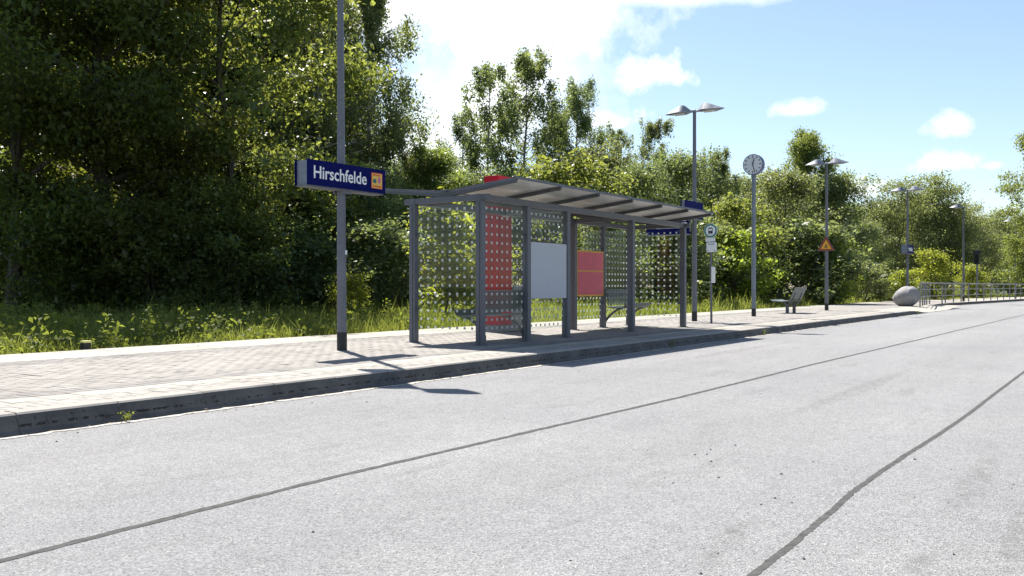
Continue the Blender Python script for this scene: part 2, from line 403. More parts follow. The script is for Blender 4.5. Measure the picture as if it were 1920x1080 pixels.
def text_mesh(txt, size, ext=.002, offset=0., xs=1.):
    cu = bpy.data.curves.new('lettering', 'FONT'); cu.body = txt; cu.size = size; cu.extrude = ext; cu.offset = offset
    cu.resolution_u = 4
    ob = bpy.data.objects.new('lettering', cu); col.objects.link(ob)
    dg = bpy.context.evaluated_depsgraph_get(); dg.update()
    me = bpy.data.meshes.new_from_object(ob.evaluated_get(dg)); bpy.data.objects.remove(ob); bpy.data.curves.remove(cu)
    me.transform(Matrix.Diagonal((xs, 1, 1, 1))); me.name = 'lettering'; return me

# ------------------------------------------------------------------ the setting: ground, road, platform
def grid_sheet(name, x0, x1, y0, y1, nx, ny, zf, mat):
    xs = np.linspace(x0, x1, nx + 1); ys = np.linspace(y0, y1, ny + 1)
    X, Y = np.meshgrid(xs, ys, indexing='ij')
    v = np.stack([X, Y, np.vectorize(zf)(X, Y)], -1).reshape(-1, 3)
    i, j = np.meshgrid(np.arange(nx), np.arange(ny), indexing='ij'); a = (i * (ny + 1) + j).ravel()
    return np_mesh(name, v, np.stack([a, a + ny + 1, a + ny + 2, a + 1], -1), mat)
g = MB(); g.add([(-900, -900, -.03), (1500, -900, -.03), (1500, 1500, -.03), (-900, 1500, -.03)], [(0, 1, 2, 3)])
tag(part('ground', g, M['ground']), kind='structure')

# road: its left edge follows the kerb and then swings right
KY, KY_IN = 6.43, 6.65
edge2 = [(46, 7.6), (52, 7.95), (60, 7.45), (70, 6.55), (85, 5.2), (110, 2.0), (170, -9)]
rd = MB()
left = [(-40, KY + .1), (34, KY + .1), (40, KY + .3), (44, 7.2)] + [(x, y + .05) for x, y in edge2]
right = [(-40, -9), (34, -9), (40, -9), (44, -9), (46, -9), (52, -9), (60, -9.5), (70, -10.5), (85, -12), (110, -15), (170, -28)]
rv = [(x, y, 0) for x, y in left] + [(x, y, 0) for x, y in right]; n = len(left)
rd.add(rv, [(n + i, n + i + 1, i + 1, i) for i in range(n - 1)])
road = tag(part('road', rd, M['asphalt']), kind='structure')
def strip(pts, w0, w1, z, jag, seed, step=.06, smooth_px=0):
    rg = np.random.default_rng(seed)
    P = [Vector((x, y, 0)) for x, y in pts]; out = []
    for a, b in zip(P[:-1], P[1:]):
        L = (b - a).length; st = max(step, step * (a.length / 6) ** 1.3); k = max(1, int(L / st))
        out += [a.lerp(b, i / k) for i in range(k)]
    out.append(P[-1]); m = MB(); vs_ = []; wob = 0
    for i, p in enumerate(out):
        d = (out[min(i + 1, len(out) - 1)] - out[max(i - 1, 0)]).normalized(); nrm = Vector((-d.y, d.x, 0))
        w = w0 + (w1 - w0) * i / len(out)
        wob = wob * .9 + rg.normal() * jag * .35
        vs_ += [p + nrm * (w / 2 + wob + rg.normal() * jag) + Vector((0, 0, z)), p - nrm * (w / 2 - wob + rg.normal() * jag) + Vector((0, 0, z))]
    m.add(vs_, [(2 * i, 2 * i + 1, 2 * i + 3, 2 * i + 2) for i in range(len(out) - 1)])
    return m
part('seam', strip([(-3, 3.56), (1.6, 3.53), (3.5, 3.57), (7.8, 3.44), (12, 3.42), (20, 3.28), (38, 2.97), (60, 1.6), (85, -1)], .042, .065, .002, .003, 3), M['seam'], road)
part('seam', strip([(.4, 1.08), (3.06, 1.10), (3.7, 1.10), (4.67, 1.122), (5.16, 1.12), (5.93, 1.10), (6.87, 1.06), (8.21, 1.025), (9.99, 1.01), (12.57, .975), (18, .88), (40, .2)], .031, .042, .0012, .0018, 5, .02), M['seam'], road)
dm = strip([(-6, KY - .085), (8, KY - .085), (15, KY - .08), (36, KY - .07)], .06, .06, .004, .014, 9, .04)
part('gutter_dust', dm, M['dust'], road)
# pebbles and grit on the asphalt
pb = MB(); rg = np.random.default_rng(4)
for k in range(130):
    if k < 45: x, y = rg.uniform(2.4, 6), rg.uniform(-.2, 2.2)
    elif k < 90: x, y = rg.uniform(0.5, 14), rg.uniform(1.5, 6.2)
    else: x, y = rg.uniform(1, 16), KY - abs(rg.normal()) * .09 - .03
    r = rg.uniform(.004, .011); a = rg.uniform(0, 6.28)
    pts = [(x + r * math.cos(a + t) * rg.uniform(.7, 1.4), y + r * math.sin(a + t), ) for t in (0, 1.3, 2.6, 3.9, 5.1)]
    m0 = len(pb.v); pb.add([(px, py, .0005) for px, py in pts] + [(x, y, r * .9)], [(i, (i + 1) % 5, 5) for i in range(5)])
tag(part('grit', pb, M['ink']), 'scattered dark grit and small stones lying on the asphalt', 'grit', kind='stuff')

# platform body, kerbs, slabs and pavers
plat = bpy.data.objects.new('platform', None); col.objects.link(plat); tag(plat, kind='structure')
bd = MB(); bd.box(-8, 36, KY_IN - .04, 12.2, -.2, .138); bd.box(36, 62, 8.0, 12.2, -.2, .138)
part('paving_bed', bd, M['joint'], plat)
def ap_z(x, y):
    t = min(1, max(0, (x - 35.5) / 4)) * min(1, max(0, (48 - x) / 4)); t = t * t * (3 - 2 * t)
    s_ = min(1, max(0, (8.0 - y) / 1.57)); return .146 - .136 * t * s_
ap = grid_sheet('ramp_apron', 36, 48, KY + .02, 8.02, 40, 10, ap_z, M['slab'])
link('ramp_apron', ap, plat)
# path behind the second kerb
pth = MB(); pl = [(48, 7.7), (52, 8.05), (60, 7.55), (70, 6.65), (85, 5.3), (110, 2.1)]
far = [(48, 12.2), (55, 12.2), (62, 12.0), (73, 10.2), (89, 8.6), (115, 5.4)]
pv = [(x, y, .142) for x, y in pl] + [(x, y, .142) for x, y in far]
pth.add(pv, [(i, i + 1, 7 + i, 6 + i) for i in range(5)])
part('path', pth, M['slab'], plat)

def paver_geo(x0, x1, y0, y1, ztop, rgen, ch=.005):
    z = ztop + rgen.normal() * .0013; tilt = rgen.normal() * .001; zb = ztop - .012
    v = [(x0, y0, zb), (x1, y0, zb), (x1, y1, zb), (x0, y1, zb),
         (x0, y0, z - .004), (x1, y0, z - .004), (x1, y1, z - .004), (x0, y1, z - .004),
         (x0 + ch, y0 + ch, z + tilt), (x1 - ch, y0 + ch, z - tilt), (x1 - ch, y1 - ch, z - tilt), (x0 + ch, y1 - ch, z + tilt)]
    f = [(8, 9, 10, 11)] + [(a, b, b + 4, a + 4) for a, b in ((0, 1), (1, 2), (2, 3))] + [(3, 0, 4, 7)] + [(4, 5, 9, 8), (5, 6, 10, 9), (6, 7, 11, 10), (7, 4, 8, 11)]
    return v, f
rgp = np.random.default_rng(21)
bands = [(KY_IN, 7.05, 'paver_pale', .0), (7.05, 7.33, 'slab', .0), (7.33, 7.62, 'paver_dark', 0), (7.62, 10.37, 'paver', 0), (10.37, 10.93, 'paver_dark', 0)]
cells = []
gap = .005
for (y0, y1, mt, _) in bands:
    if mt == 'slab':
        x = -2.0
        while x < 36: cells.append((x + .003, x + .297, y0 + .003, y1 - .003, mt)); x += .3
        continue
    nrow = max(1, round((y1 - y0) / .2)); dy = (y1 - y0) / nrow
    k = 0; x = -1.0
    while x < 36:
        wx = .1 if x < 20 else .2
        off = (k % 2) * .5 * dy
        ys = [y0] + [y0 + off + j * dy for j in range(nrow + 1) if y0 + .01 < y0 + off + j * dy < y1 - .01] + [y1]
        for a, b in zip(ys[:-1], ys[1:]): cells.append((x + gap / 2, x + wx - gap / 2, a + gap / 2, b - gap / 2, mt))
        x += wx; k += 1
def keyc(c):
    cx_, cy_ = (c[0] + c[1]) / 2, (c[2] + c[3]) / 2
    z = cx_ * cy + cy_ * sy; x = cx_ * sy - cy_ * cy
    px = 960 + 1650 * x / max(z, .1)
    area = (c[1] - c[0]) * (c[3] - c[2]) / max(z, .1) ** 3
    return area if (z > 1 and 0 < px < 1920) else 0
cells.sort(key=keyc, reverse=True)
loose = {}
for i, c in enumerate(cells):
    v, f = paver_geo(c[0], c[1], c[2], c[3], .15, rgp)
    nm = 'tactile_slab' if c[4] == 'slab' else 'paver'
    if i < 300:
        m = MB(); ox, oy = c[0], c[2]; m.add([(a - ox, b - oy, d) for a, b, d in v], f)
        me = bpy.data.meshes.new(nm); me.from_pydata(m.v, [], m.f); me.materials.append(M[c[4]])
        link(nm, me, plat, (ox, oy, 0))
    else:
        loose.setdefault(c[4], []).append((v, f))
for mt, L in loose.items():
    V = np.array([v for v, f in L]).reshape(-1, 3); F = np.array(L[0][1]); n = len(L)
    F = (F[None] + (np.arange(n) * 12)[:, None, None]).reshape(-1, 4)
    tag(link({'slab': 'tactile_slabs'}.get(mt, 'pavers'), np_mesh('pavers', V, F, M[mt]), plat), kind='stuff')
fl = MB(); fl.box(36, 62, 8.0, 10.93, .138, .148)
part('far_paving', fl, M['paver'], plat)
# rear edge slabs
proto_slab = {}
for r_, (y0, y1) in enumerate(((10.945, 11.57), (11.575, 12.2))):
    m = MB(); m.box(.004, .996, y0, y1, .138, .1505); proto_slab[r_] = m.mesh('edge_slab', M['slab'], bevel=.004)
    for x in range(-1, 62): link('edge_slab', proto_slab[r_], plat, (x, 0, rgp.normal() * .0012))
ed = MB(); ed.box(-8, 62, 12.2, 12.26, -.2, .137); part('edge_beam', ed, M['kerb'], plat)

# kerb: battered bus-stop kerbstones
kerb = bpy.data.objects.new('kerb', None); col.objects.link(kerb); tag(kerb, kind='structure')
KL = .775
def kerb_mesh(h0, h1):
    m = MB(); x0, x1 = .004, KL - .004; vs_ = []
    for x, h in ((x0, h0), (x1, h1)):
        b = .06 * h / .15
        pr = [(KY - .035, -.12), (KY - .035, .012), (KY - .012, .03 * h / .15), (KY + b * .55, h - .014), (KY + b * .55 + .014, h), (KY_IN - .003, h), (KY_IN - .003, -.12)]
        vs_ += [(x, y, z) for y, z in pr]
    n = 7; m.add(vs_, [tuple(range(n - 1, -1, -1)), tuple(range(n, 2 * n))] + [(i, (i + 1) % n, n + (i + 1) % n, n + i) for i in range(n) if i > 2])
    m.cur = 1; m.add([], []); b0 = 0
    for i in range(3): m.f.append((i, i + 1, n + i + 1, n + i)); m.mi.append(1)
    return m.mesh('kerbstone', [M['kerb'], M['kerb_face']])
ks = kerb_mesh(.152, .152)
i = -8
while True:
    x = 3.15 + i * KL
    if x > 35: break
    o = link('kerbstone', ks, kerb, (x, rgp.normal() * .0025, rgp.normal() * .0015)); i += 1
for h0, h1 in ((.152, .125), (.125, .085), (.085, .05), (.05, .03)):
    link('kerbstone', kerb_mesh(h0, h1), kerb, (3.15 + i * KL, 0, 0)); i += 1
kb2 = bpy.data.objects.new('far_kerb', None); col.objects.link(kb2); tag(kb2, kind='structure')
for (a, b) in zip(edge2[:-2], edge2[1:-1]):
    a, b = Vector((*a, 0)), Vector((*b, 0)); L = (b - a).length; k = max(1, int(L / 1.5))
    for q in range(k):
        p, p2 = a.lerp(b, q / k), a.lerp(b, (q + 1) / k); d = (p2 - p).normalized(); nn = Vector((-d.y, d.x, 0))
        h = .15 if not (p.x < 48) else .03 + .12 * (p.x - 46) / 2
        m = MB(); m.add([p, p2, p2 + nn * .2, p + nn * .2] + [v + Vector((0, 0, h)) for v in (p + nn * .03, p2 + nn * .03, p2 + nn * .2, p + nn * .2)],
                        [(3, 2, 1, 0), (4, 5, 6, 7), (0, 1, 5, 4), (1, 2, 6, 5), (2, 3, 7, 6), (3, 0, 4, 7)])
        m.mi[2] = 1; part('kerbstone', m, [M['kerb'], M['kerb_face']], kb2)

# ------------------------------------------------------------------ bus shelter
PZ = .15
SX0, MOD = 10.86, 1.27
SXs = [SX0 + MOD * k for k in range(7)]
YF, YR = 8.09, 9.44
sh = thing('bus_shelter', 'grey steel and dotted glass waiting shelter with butterfly roof on the platform', 'shelter', (SX0, YF, PZ))
OX, OY = SX0, YF                      # local coordinates
def L_(x): return x - OX
HP = 2.23                             # underside of beams above platform
pm = MB(); pm.box(-.05, .05, -.06, .06, 0, HP); pm.box(-.062, -.0505, -.018, .018, .02, HP - .02); pm.box(.0505, .062, -.018, .018, .02, HP - .02)
pme = pm.mesh('post', M['steel'], bevel=.006)
post_at = [(0, 0), (1, 0), (2, 0), (4, 0), (6, 0), (0, 1), (4, 1), (5, 1), (6, 1)]
for k, r in post_at: 
    o = link('post', pme, sh, (MOD * k, (YR - YF) * r, 0))
    fm = link('base_plate', bpy.data.meshes.get('base_plate') or B(-.085, .085, -.09, .09, .0, .012).mesh('base_plate', M['steel'], bevel=.003), o)
D = YR - YF
for y in (0, D):
    part('beam', B(-.05, MOD * 6 + .05, y - .055, y + .055, HP + .001, HP + .10), M['steel'], sh, bevel=.006)
for k in (0, 2, 4, 6):
    ex = .16
    m = B(MOD * k - .045, MOD * k + .045, .058, D - .058, HP + .004, HP + .095)
    part('cross_beam', m, M['steel'], sh, bevel=.005)
for y, s_ in ((D, 1), (0, -1)):
    for k in (0, 6):
        y0, y1 = sorted((y + s_ * .058, y + s_ * .17))
        part('beam_stub', B(MOD * k - .045, MOD * k + .045, y0, y1, HP + .004, HP + .095), M['steel'], sh, bevel=.005)
# butterfly roof: ribs rise from a central valley to both edges
YA, YB, YV = 7.42 - OY, 10.11 - OY, (YF + YR) / 2 - OY
def rz(y): return HP + .155 + .125 * abs(y - YV) / 1.345
def rib_mesh():
    m = MB()
    for s_, ye in ((-1, YA), (1, YB)):
        pts = [(YV, rz(YV) - .07), (ye, rz(ye) - .045), (ye, rz(ye) + .012), (YV, rz(YV) + .0)]
        m.prism(pts, 'x', -.028, .028)
    return m.mesh('rib', M['rib'])
rme = rib_mesh()
for k in range(7): link('rib', rme, sh, (MOD * k, 0, 0))
for k in range(6):
    for s_, ye in ((-1, YA), (1, YB)):
        ye2 = ye + s_ * .03; yv2 = YV + s_ * .06
        m = MB(); m.prism([(yv2, rz(yv2) + .014), (ye2, rz(ye2) + .014), (ye2, rz(ye2) + .024), (yv2, rz(yv2) + .024)], 'x', MOD * k + .004, MOD * (k + 1) - .004)
        part('roof_panel', m, M['roof'], sh)
for s_, ye in ((-1, YA), (1, YB)):
    ye2 = ye + s_ * .033
    y0, y1 = sorted((ye2, ye2 + s_ * .014)); part('edge_trim', B(-.06, MOD * 6 + .06, y0, y1, rz(ye2) - .004, rz(ye2) + .036), M['steel'], sh)
for x0 in (-.034, MOD * 6 + .004):
    for s_, ye in ((-1, YA), (1, YB)):
        m = MB(); m.prism([(YV, rz(YV) - .012), (ye, rz(ye) - .012), (ye, rz(ye) + .034), (YV, rz(YV) + .034)], 'x', x0 + (0 if x0 < 0 else .026), x0 + (.004 if x0 < 0 else .03))
        part('end_trim', m, M['steel'], sh)
part('gutter', B(-.08, MOD * 6 + .08, YV - .055, YV + .055, rz(YV) + .016, rz(YV) + .05), M['steel'], sh)
# dotted glass
def glass(kind, a, y=None):
    """kind 'x': pane along X in module a at y; kind 'y': end pane at x = a"""
    if kind == 'x': bx = (MOD * a + .075, MOD * (a + 1) - .075, y - .004, y + .004)
    else: bx = (a - .004, a + .004, .085, D - .085)
    gp = part('glass_panel', B(*bx, .19, HP - .02), M['glass'], sh)
    d = MB()
    lo, hi = (bx[0], bx[1]) if kind == 'x' else (bx[2], bx[3])
    for c in range(8):
        p = lo + (hi - lo) * (c + .5) / 8
        for r in range(15):
            z = .255 + r * .1335
            if kind == 'x': d.box(p - .02, p + .02, y - .0065, y - .0045, z - .02, z + .02)
            else: d.box(a - .0065, a - .0045, p - .02, p + .02, z - .02, z + .02)
    tag(part('dot_print', d, M['dot'], gp), kind='stuff')
    for q in (.55, 1.75):      # clamps
        for e in (lo, hi):
            s_ = -1 if e == lo else 1
            u0, u1 = sorted((e - s_ * .03, e + s_ * .026))
            bb = B(u0, u1, y - .014, y + .014, q - .025, q + .025) if kind == 'x' else B(a - .014, a + .014, u0, u1, q - .025, q + .025)
            part('clamp', bb, M['rib'], gp)
glass('y', 0); glass('y', MOD * 6)
glass('x', 0, 0); glass('x', 1, 0); glass('x', 4, D); glass('x', 5, D)
# grey board in the second front bay, red poster case in the fifth rear bay
gb = part('display_board', B(MOD + .058, 2 * MOD - .058, -.045, -.012, .705, 1.65), M['board'], sh, bevel=.004)
gb['label'] = 'blank grey display board'
pc = part('poster_case', B(4 * MOD + .056, 5 * MOD - .056, D - .05, D - .012, .70, 1.68), M['yellow'], sh, bevel=.004)
pc['label'] = 'red poster case in a yellow frame'
for z0, z1 in ((.735, 1.225), (1.255, 1.645)):
    part('poster', B(4 * MOD + .092, 5 * MOD - .092, D - .056, D - .0505, z0, z1), M['poster'], pc)
# benches inside
def bench(x0, x1, yw, s_):
    """seat projects from wall plane yw in direction s_ along Y"""
    def yy(d): return yw + s_ * d
    m = MB(); a = .012
    prof = [(.12, .47), (.30, .445), (.52, .45), (.57, .485), (.585, .54)]
    pts = [(yy(d), z) for d, z in prof] + [(yy(d - .012), z - .02 if d < .56 else z) for d, z in reversed(prof)]
    m.prism(pts, 'x', x0, x1); part('bench_seat', m, M['perf'], sh)
    m = MB(); m.prism([(yy(.13), .50), (yy(.095), .83), (yy(.107), .835), (yy(.145), .50)], 'x', x0, x1); part('bench_backrest', m, M['perf_mesh'], sh)
    part('backrest_rail', B(x0, x1, *sorted((yy(.09), yy(.112))), .8355, .85), M['lamp_grey'], sh)
    for x in (x0 + .08, x1 - .08):
        m = MB(); c = [(.02, .10), (.06, .17), (.14, .26), (.24, .345), (.34, .405), (.47, .43)]
        w = [.035, .032, .03, .026, .022, .014]
        pts = [(yy(d), z + ww) for (d, z), ww in zip(c, w)] + [(yy(d), z - ww) for (d, z), ww in reversed(list(zip(c, w)))]
        m.prism(pts, 'x', x - .014, x + .014); part('bench_arm', m, M['rib'], sh)
bench(.08, MOD + .02, .0, 1)
bench(5 * MOD - .02, 6 * MOD - .08, D, -1)

# ------------------------------------------------------------------ red ticket pylon and console behind the shelter
tk = thing('ticket_machine', 'tall red ticket pylon with a hooded console rising behind the shelter roof', 'ticket machine', (14.2, 10.14, PZ))
part('skirting', B(-.01, .92, -.012, .36, 0, .14), M['galv'], tk, bevel=.006)
m = B(0, .47, 0, .35, .1405, 3.12); part('pylon', m, M['red'], tk, bevel=.012)
part('panel_seam', B(-.004, -.001, .17, .18, .2, 3.05), M['ink'], tk)
pl_ = part('emblem', B(.15, .36, -.007, -.003, 2.30, 2.44), M['white'], tk)
part('emblem_field', B(.165, .345, -.0095, -.0075, 2.315, 2.425), M['red'], pl_)
co = part('console', B(.475, .9, .0, .34, .1405, .80), M['perf'], tk, bevel=.01)
hd = MB(); hd.prism([(.48, .81), (.92, .81), (.90, .87), (.75, .925), (.49, .93)], 'y', -.03, .36); part('hood', hd, M['lamp_grey'], tk)
part('screen', B(.53, .84, -.008, -.002, .5, .72), M['ink'], tk)

# ------------------------------------------------------------------ platform lamps
def lamp_wing(s_):
    m = MB(); st = [(.0, .035, .0, .035), (.10, .075, .0, .06), (.27, .19, .0, .185), (.38, .225, -.01, .195), (.58, .185, -.012, .12), (.80, .095, -.002, .05), (.92, .012, .0, .006)]
    vs_ = []
    for y, hw, zb, zt in st:
        y = y * s_ * .86
        vs_ += [(-hw, y, zb + .012), (-hw * .45, y, zt), (hw * .45, y, zt), (hw, y, zb + .012), (hw * .8, y, zb - .012 * hw / .2), (-hw * .8, y, zb - .012 * hw / .2)]
    fs_ = []
    for i in range(len(st) - 1):
        for k in range(6): fs_.append((i * 6 + k, i * 6 + (k + 1) % 6, (i + 1) * 6 + (k + 1) % 6, (i + 1) * 6 + k))
    fs_ += [tuple(range(6)), tuple((len(st) - 1) * 6 + k for k in range(5, -1, -1))]
    m.add(vs_, fs_); return m.mesh('lamp_wing', M['lamp_grey'], True)
wing_a, wing_b = lamp_wing(1), lamp_wing(-1)
lens = {}
for s_ in (1, -1):
    m = MB(); y0, y1 = sorted((s_ * .22, s_ * .55)); m.box(-.11, .11, y0, y1, -.036, -.0235); lens[s_] = m.mesh('lens', M['lens'], bevel=.006)
HL = 5.5
m = MB(); m.tube([(0, 0, .26), (0, 0, 1.6), (0, 0, 3.5), (0, 0, HL)], [.069, .063, .052, .042], 16); pole_me = m.mesh('pole', M['galv'], True)
m = MB(); m.tube([(0, 0, 0), (0, 0, .26)], [.0715, .071], 16); band_me = m.mesh('base_band', M['black'], True)
m = MB(); m.tube([(0, 0, HL - .02), (0, 0, HL + .04), (0, 0, HL + .06)], [.055, .055, .03], 14); cap_me = m.mesh('cap', M['lamp_grey'], True)
m = B(-.035, .035, -.068, -.05, .75, 1.15); door_me = m.mesh('service_hatch', M['galv'], bevel=.004)
def lamp(label, x, y, wings=(1, -1), rz=0, s=1.0, tilt=0):
    t = thing('platform_lamp', label, 'lamp', (x, y, PZ), rz, 'lamps along the platform')
    for nm, me in (('pole', pole_me), ('base_band', band_me), ('cap', cap_me)): link(nm, me, t)
    for w in wings:
        o = link('lamp_wing', wing_a if w > 0 else wing_b, t, (0, w * .03, HL)); link('lens', lens[w], o)
    t.scale = (1, 1, s); t.rotation_euler = (0, tilt, rz); return t
lamp('nearest lamp pole, carrying the large town name sign left of the shelter', 8.90, 9.08, tilt=R_(-.35))
_l1 = bpy.data.objects['platform_lamp']
part('pole_sticker', B(.01, .045, -.0655, -.056, 1.36, 1.42), M['white'], _l1)
lamp('double winged lamp behind the right end of the shelter roof', 21.75, 9.20)
lamp('double winged lamp with the yellow warning triangle, past the free-standing bench', 34.6, 9.25, s=1.02)
lamp('double winged lamp rising behind the grey boulder', 48.0, 8.85, s=1.05)
lamp('single winged lamp standing behind the railing', 61.3, 8.05, wings=(1,), s=1.07)
lamp('farthest lamp, half hidden by leaves at the right picture edge', 77.5, 6.6, wings=(1,), s=1.08)

# ------------------------------------------------------------------ station name signs
def name_sign(label, x, y, z, Lx, Hh, txt=True, T=.24, sticker=False):
    t = thing('station_sign', label, 'sign', (x, y, z))
    part('housing', B(-Lx / 2 + .03, Lx / 2 - .03, -T / 2 + .012, T / 2 - .012, -Hh / 2 + .012, Hh / 2 - .012), M['lamp_grey'], t, bevel=.004)
    for s_ in (-1, 1):
        y0, y1 = sorted((s_ * (T / 2 - .011), s_ * (T / 2)))
        f = part('face_panel', B(-Lx / 2, Lx / 2, y0, y1, -Hh / 2, Hh / 2), M['blue'], t)
        if txt:
            me = text_mesh('Hirschfelde', Hh * .70, .0015, Hh * .008, .86)
            xs = [v.co.x for v in me.vertices]; ww = max(xs) - min(xs); want = Lx * .665
            me.transform(Matrix.Diagonal((want / ww, 1, 1, 1))); me.materials.clear(); me.materials.append(M['white'])
            o = link('lettering', me, f, (-Lx * .435 if s_ < 0 else Lx * .435, s_ * (T / 2 + .003), -Hh * .215)); o.rotation_euler = (R_(90), 0, 0 if s_ < 0 else math.pi)
    part('bottom_rail', B(-Lx / 2 + .02, Lx / 2 - .02, -T / 2 + .02, T / 2 - .02, -Hh / 2 - .022, -Hh / 2 + .0115), M['galv'], t)
    for s_ in (-1, 1): part('clamp', B(-.09, .09, s_ * .075 - .014, s_ * .075 + .014, -Hh / 2 - .06, -Hh / 2 - .0225), M['galv'], t)
    if sticker:
        yb = -T / 2
        st = part('sticker', B(Lx * .305, Lx * .455, yb - .0035, yb - .0005, -Hh * .33, Hh * .34), M['orange'], t)
        x0, x1 = Lx * .312, Lx * .448
        part('sticker_field', B(x0, x1, yb - .005, yb - .0037, -Hh * .305, Hh * .305), M['sticker'], st)
        m = MB()
        for r_, zc in ((0, Hh * .24), (1, -Hh * .235)):
            xx = x0 + .014
            for wd_ in ((.018, .028, .014, .022, .03, .018, .02) if r_ == 0 else (.03, .014, .04, .018, .05)):
                if xx + wd_ > x1 - .01: break
                m.box(xx, xx + wd_, yb - .0062, yb - .0052, zc - .013, zc + .013); xx += wd_ + .006
        tag(part('sticker_print', m, M['orange'], st), kind='stuff')
        def blob(name, cx_, cz_, rx, rz_, mt, seed):
            rg = random.Random(seed); pts = [(cx_ + rx * math.cos(a) * rg.uniform(.7, 1.15), cz_ + rz_ * math.sin(a) * rg.uniform(.75, 1.1)) for a in [k * math.pi / 7 for k in range(14)]]
            m = MB(); m.prism(pts, 'y', yb - .0062, yb - .0052); part(name, m, mt, st)
        blob('sticker_patch', x0 + .058, -.005, .04, .038, M['teal'], 3); blob('sticker_patch', x0 + .15, .008, .03, .055, M['pink'], 5)
    return t
s1 = name_sign('large blue town name sign with orange sticker on the nearest lamp pole', 8.9, 9.08, 2.60, 1.52, .345, True, .25, True)
s1.rotation_euler = (0, 0, 0)
s2 = name_sign('blue sign box high on the lamp behind the shelter, seen over its roof edge', 21.6, 9.20, 3.06, 1.2, .44, False, .12)
m = MB()
m.box(.34, .46, -.0635, -.0605, -.17, -.08); part('mark', m, M['white'], s2)
name_sign('small distant blue town name sign on the lamp behind the boulder', 48.0, 8.85, 2.95, 1.5, .44, True, .34)

# departure display on the second lamp
dp = thing('departure_display', 'dark blue departure display hanging beside the lamp behind the shelter', 'display', (21.6, 9.28, 2.70))
part('case', B(-.1, .1, 0, 1.2, -.26, .24), M['blue'], dp, bevel=.01)
part('rim', B(-.105, .105, -.002, 1.202, -.285, -.262), M['lamp_grey'], dp)
m = MB()
for z, a, b in ((.16, .03, .24), (.09, .05, .2), (.02, .02, .22), (.16, .45, 1.1), (-.09, .1, .9)): m.box(-.1045, -.1015, a, b, z - .016, z + .016)
tag(part('display_text', m, M['white'], dp), kind='stuff')
part('bracket', B(-.03, .03, -.03, -.0025, -.2, .2), M['galv'], dp)

# ------------------------------------------------------------------ bus stop post
bs = thing('bus_stop_sign', 'slim bus stop post with a round green and white sign past the shelter', 'bus stop sign', (20.75, 8.33, PZ))
m = MB(); m.tube([(0, 0, 0), (-.02, .012, 2.42)], .028, 12); part('pole', m, M['galv'], bs, True)
def disc(r, x0, x1, zc, yc=0, n=40, r2=None):
    m = MB()
    if r2 is None: m.prism([(yc + r * math.cos(2 * math.pi * k / n), zc + r * math.sin(2 * math.pi * k / n)) for k in range(n)], 'x', x0, x1)
    else:
        vs_ = []; 
        for xx in (x0, x1):
            for rr in (r, r2): vs_ += [(xx, yc + rr * math.cos(2 * math.pi * k / n), zc + rr * math.sin(2 * math.pi * k / n)) for k in range(n)]
        fs_ = []
        for k in range(n):
            j = (k + 1) % n; fs_ += [(k, j, n + j, n + k), (2 * n + k, 3 * n + k, 3 * n + j, 2 * n + j), (k, 2 * n + k, 2 * n + j, j), (n + k, n + j, 3 * n + j, 3 * n + k)]
        m.add(vs_, fs_)
    return m
zc = 2.29; 
dsk = part('sign_disc', disc(.175, -.06, -.05, zc), M['white'], bs)
part('ring', disc(.165, -.0635, -.0605, zc, 0, 40, .128), M['green'], dsk)
m = MB(); bx = -.0645
m.prism([(-.055, zc - .065), (.055, zc - .065), (.06, zc + .05), (.045, zc + .075), (-.045, zc + .075), (-.06, zc + .05)], 'x', bx, -.0608); bp = part('bus_symbol', m, M['ink'], dsk)
m = MB(); m.box(bx - .003, bx - .0003, -.045, .045, zc + .0, zc + .045); part('bus_window', m, M['white'], dsk)
for y in (-.045, .025): part('bus_wheel', B(bx, -.0608, y, y + .022, zc - .092, zc - .0655), M['ink'], dsk)
part('plate', B(-.058, -.05, -.12, .125, 2.02, 2.112), M['white'], bs)
ib = part('stop_name_box', B(-.085, -.04, -.15, .095, 1.76, 2.0), M['white'], bs, bevel=.004)
m = MB()
xx = -.115
for k in range(8): m.box(-.0875, -.0855, xx, xx + .017, 1.945, 1.968); xx += .0215
tag(part('stop_name_print', m, M['greyink'], ib), kind='stuff')
for a_ in (.045, -.14): part('route_mark', B(-.0875, -.0855, a_, a_ + .037, 1.775, 1.80), M['greyink'], ib)
part('timetable_case', B(-.075, -.035, -.115, -.025, 1.0, 1.40), M['white'], bs, bevel=.004)

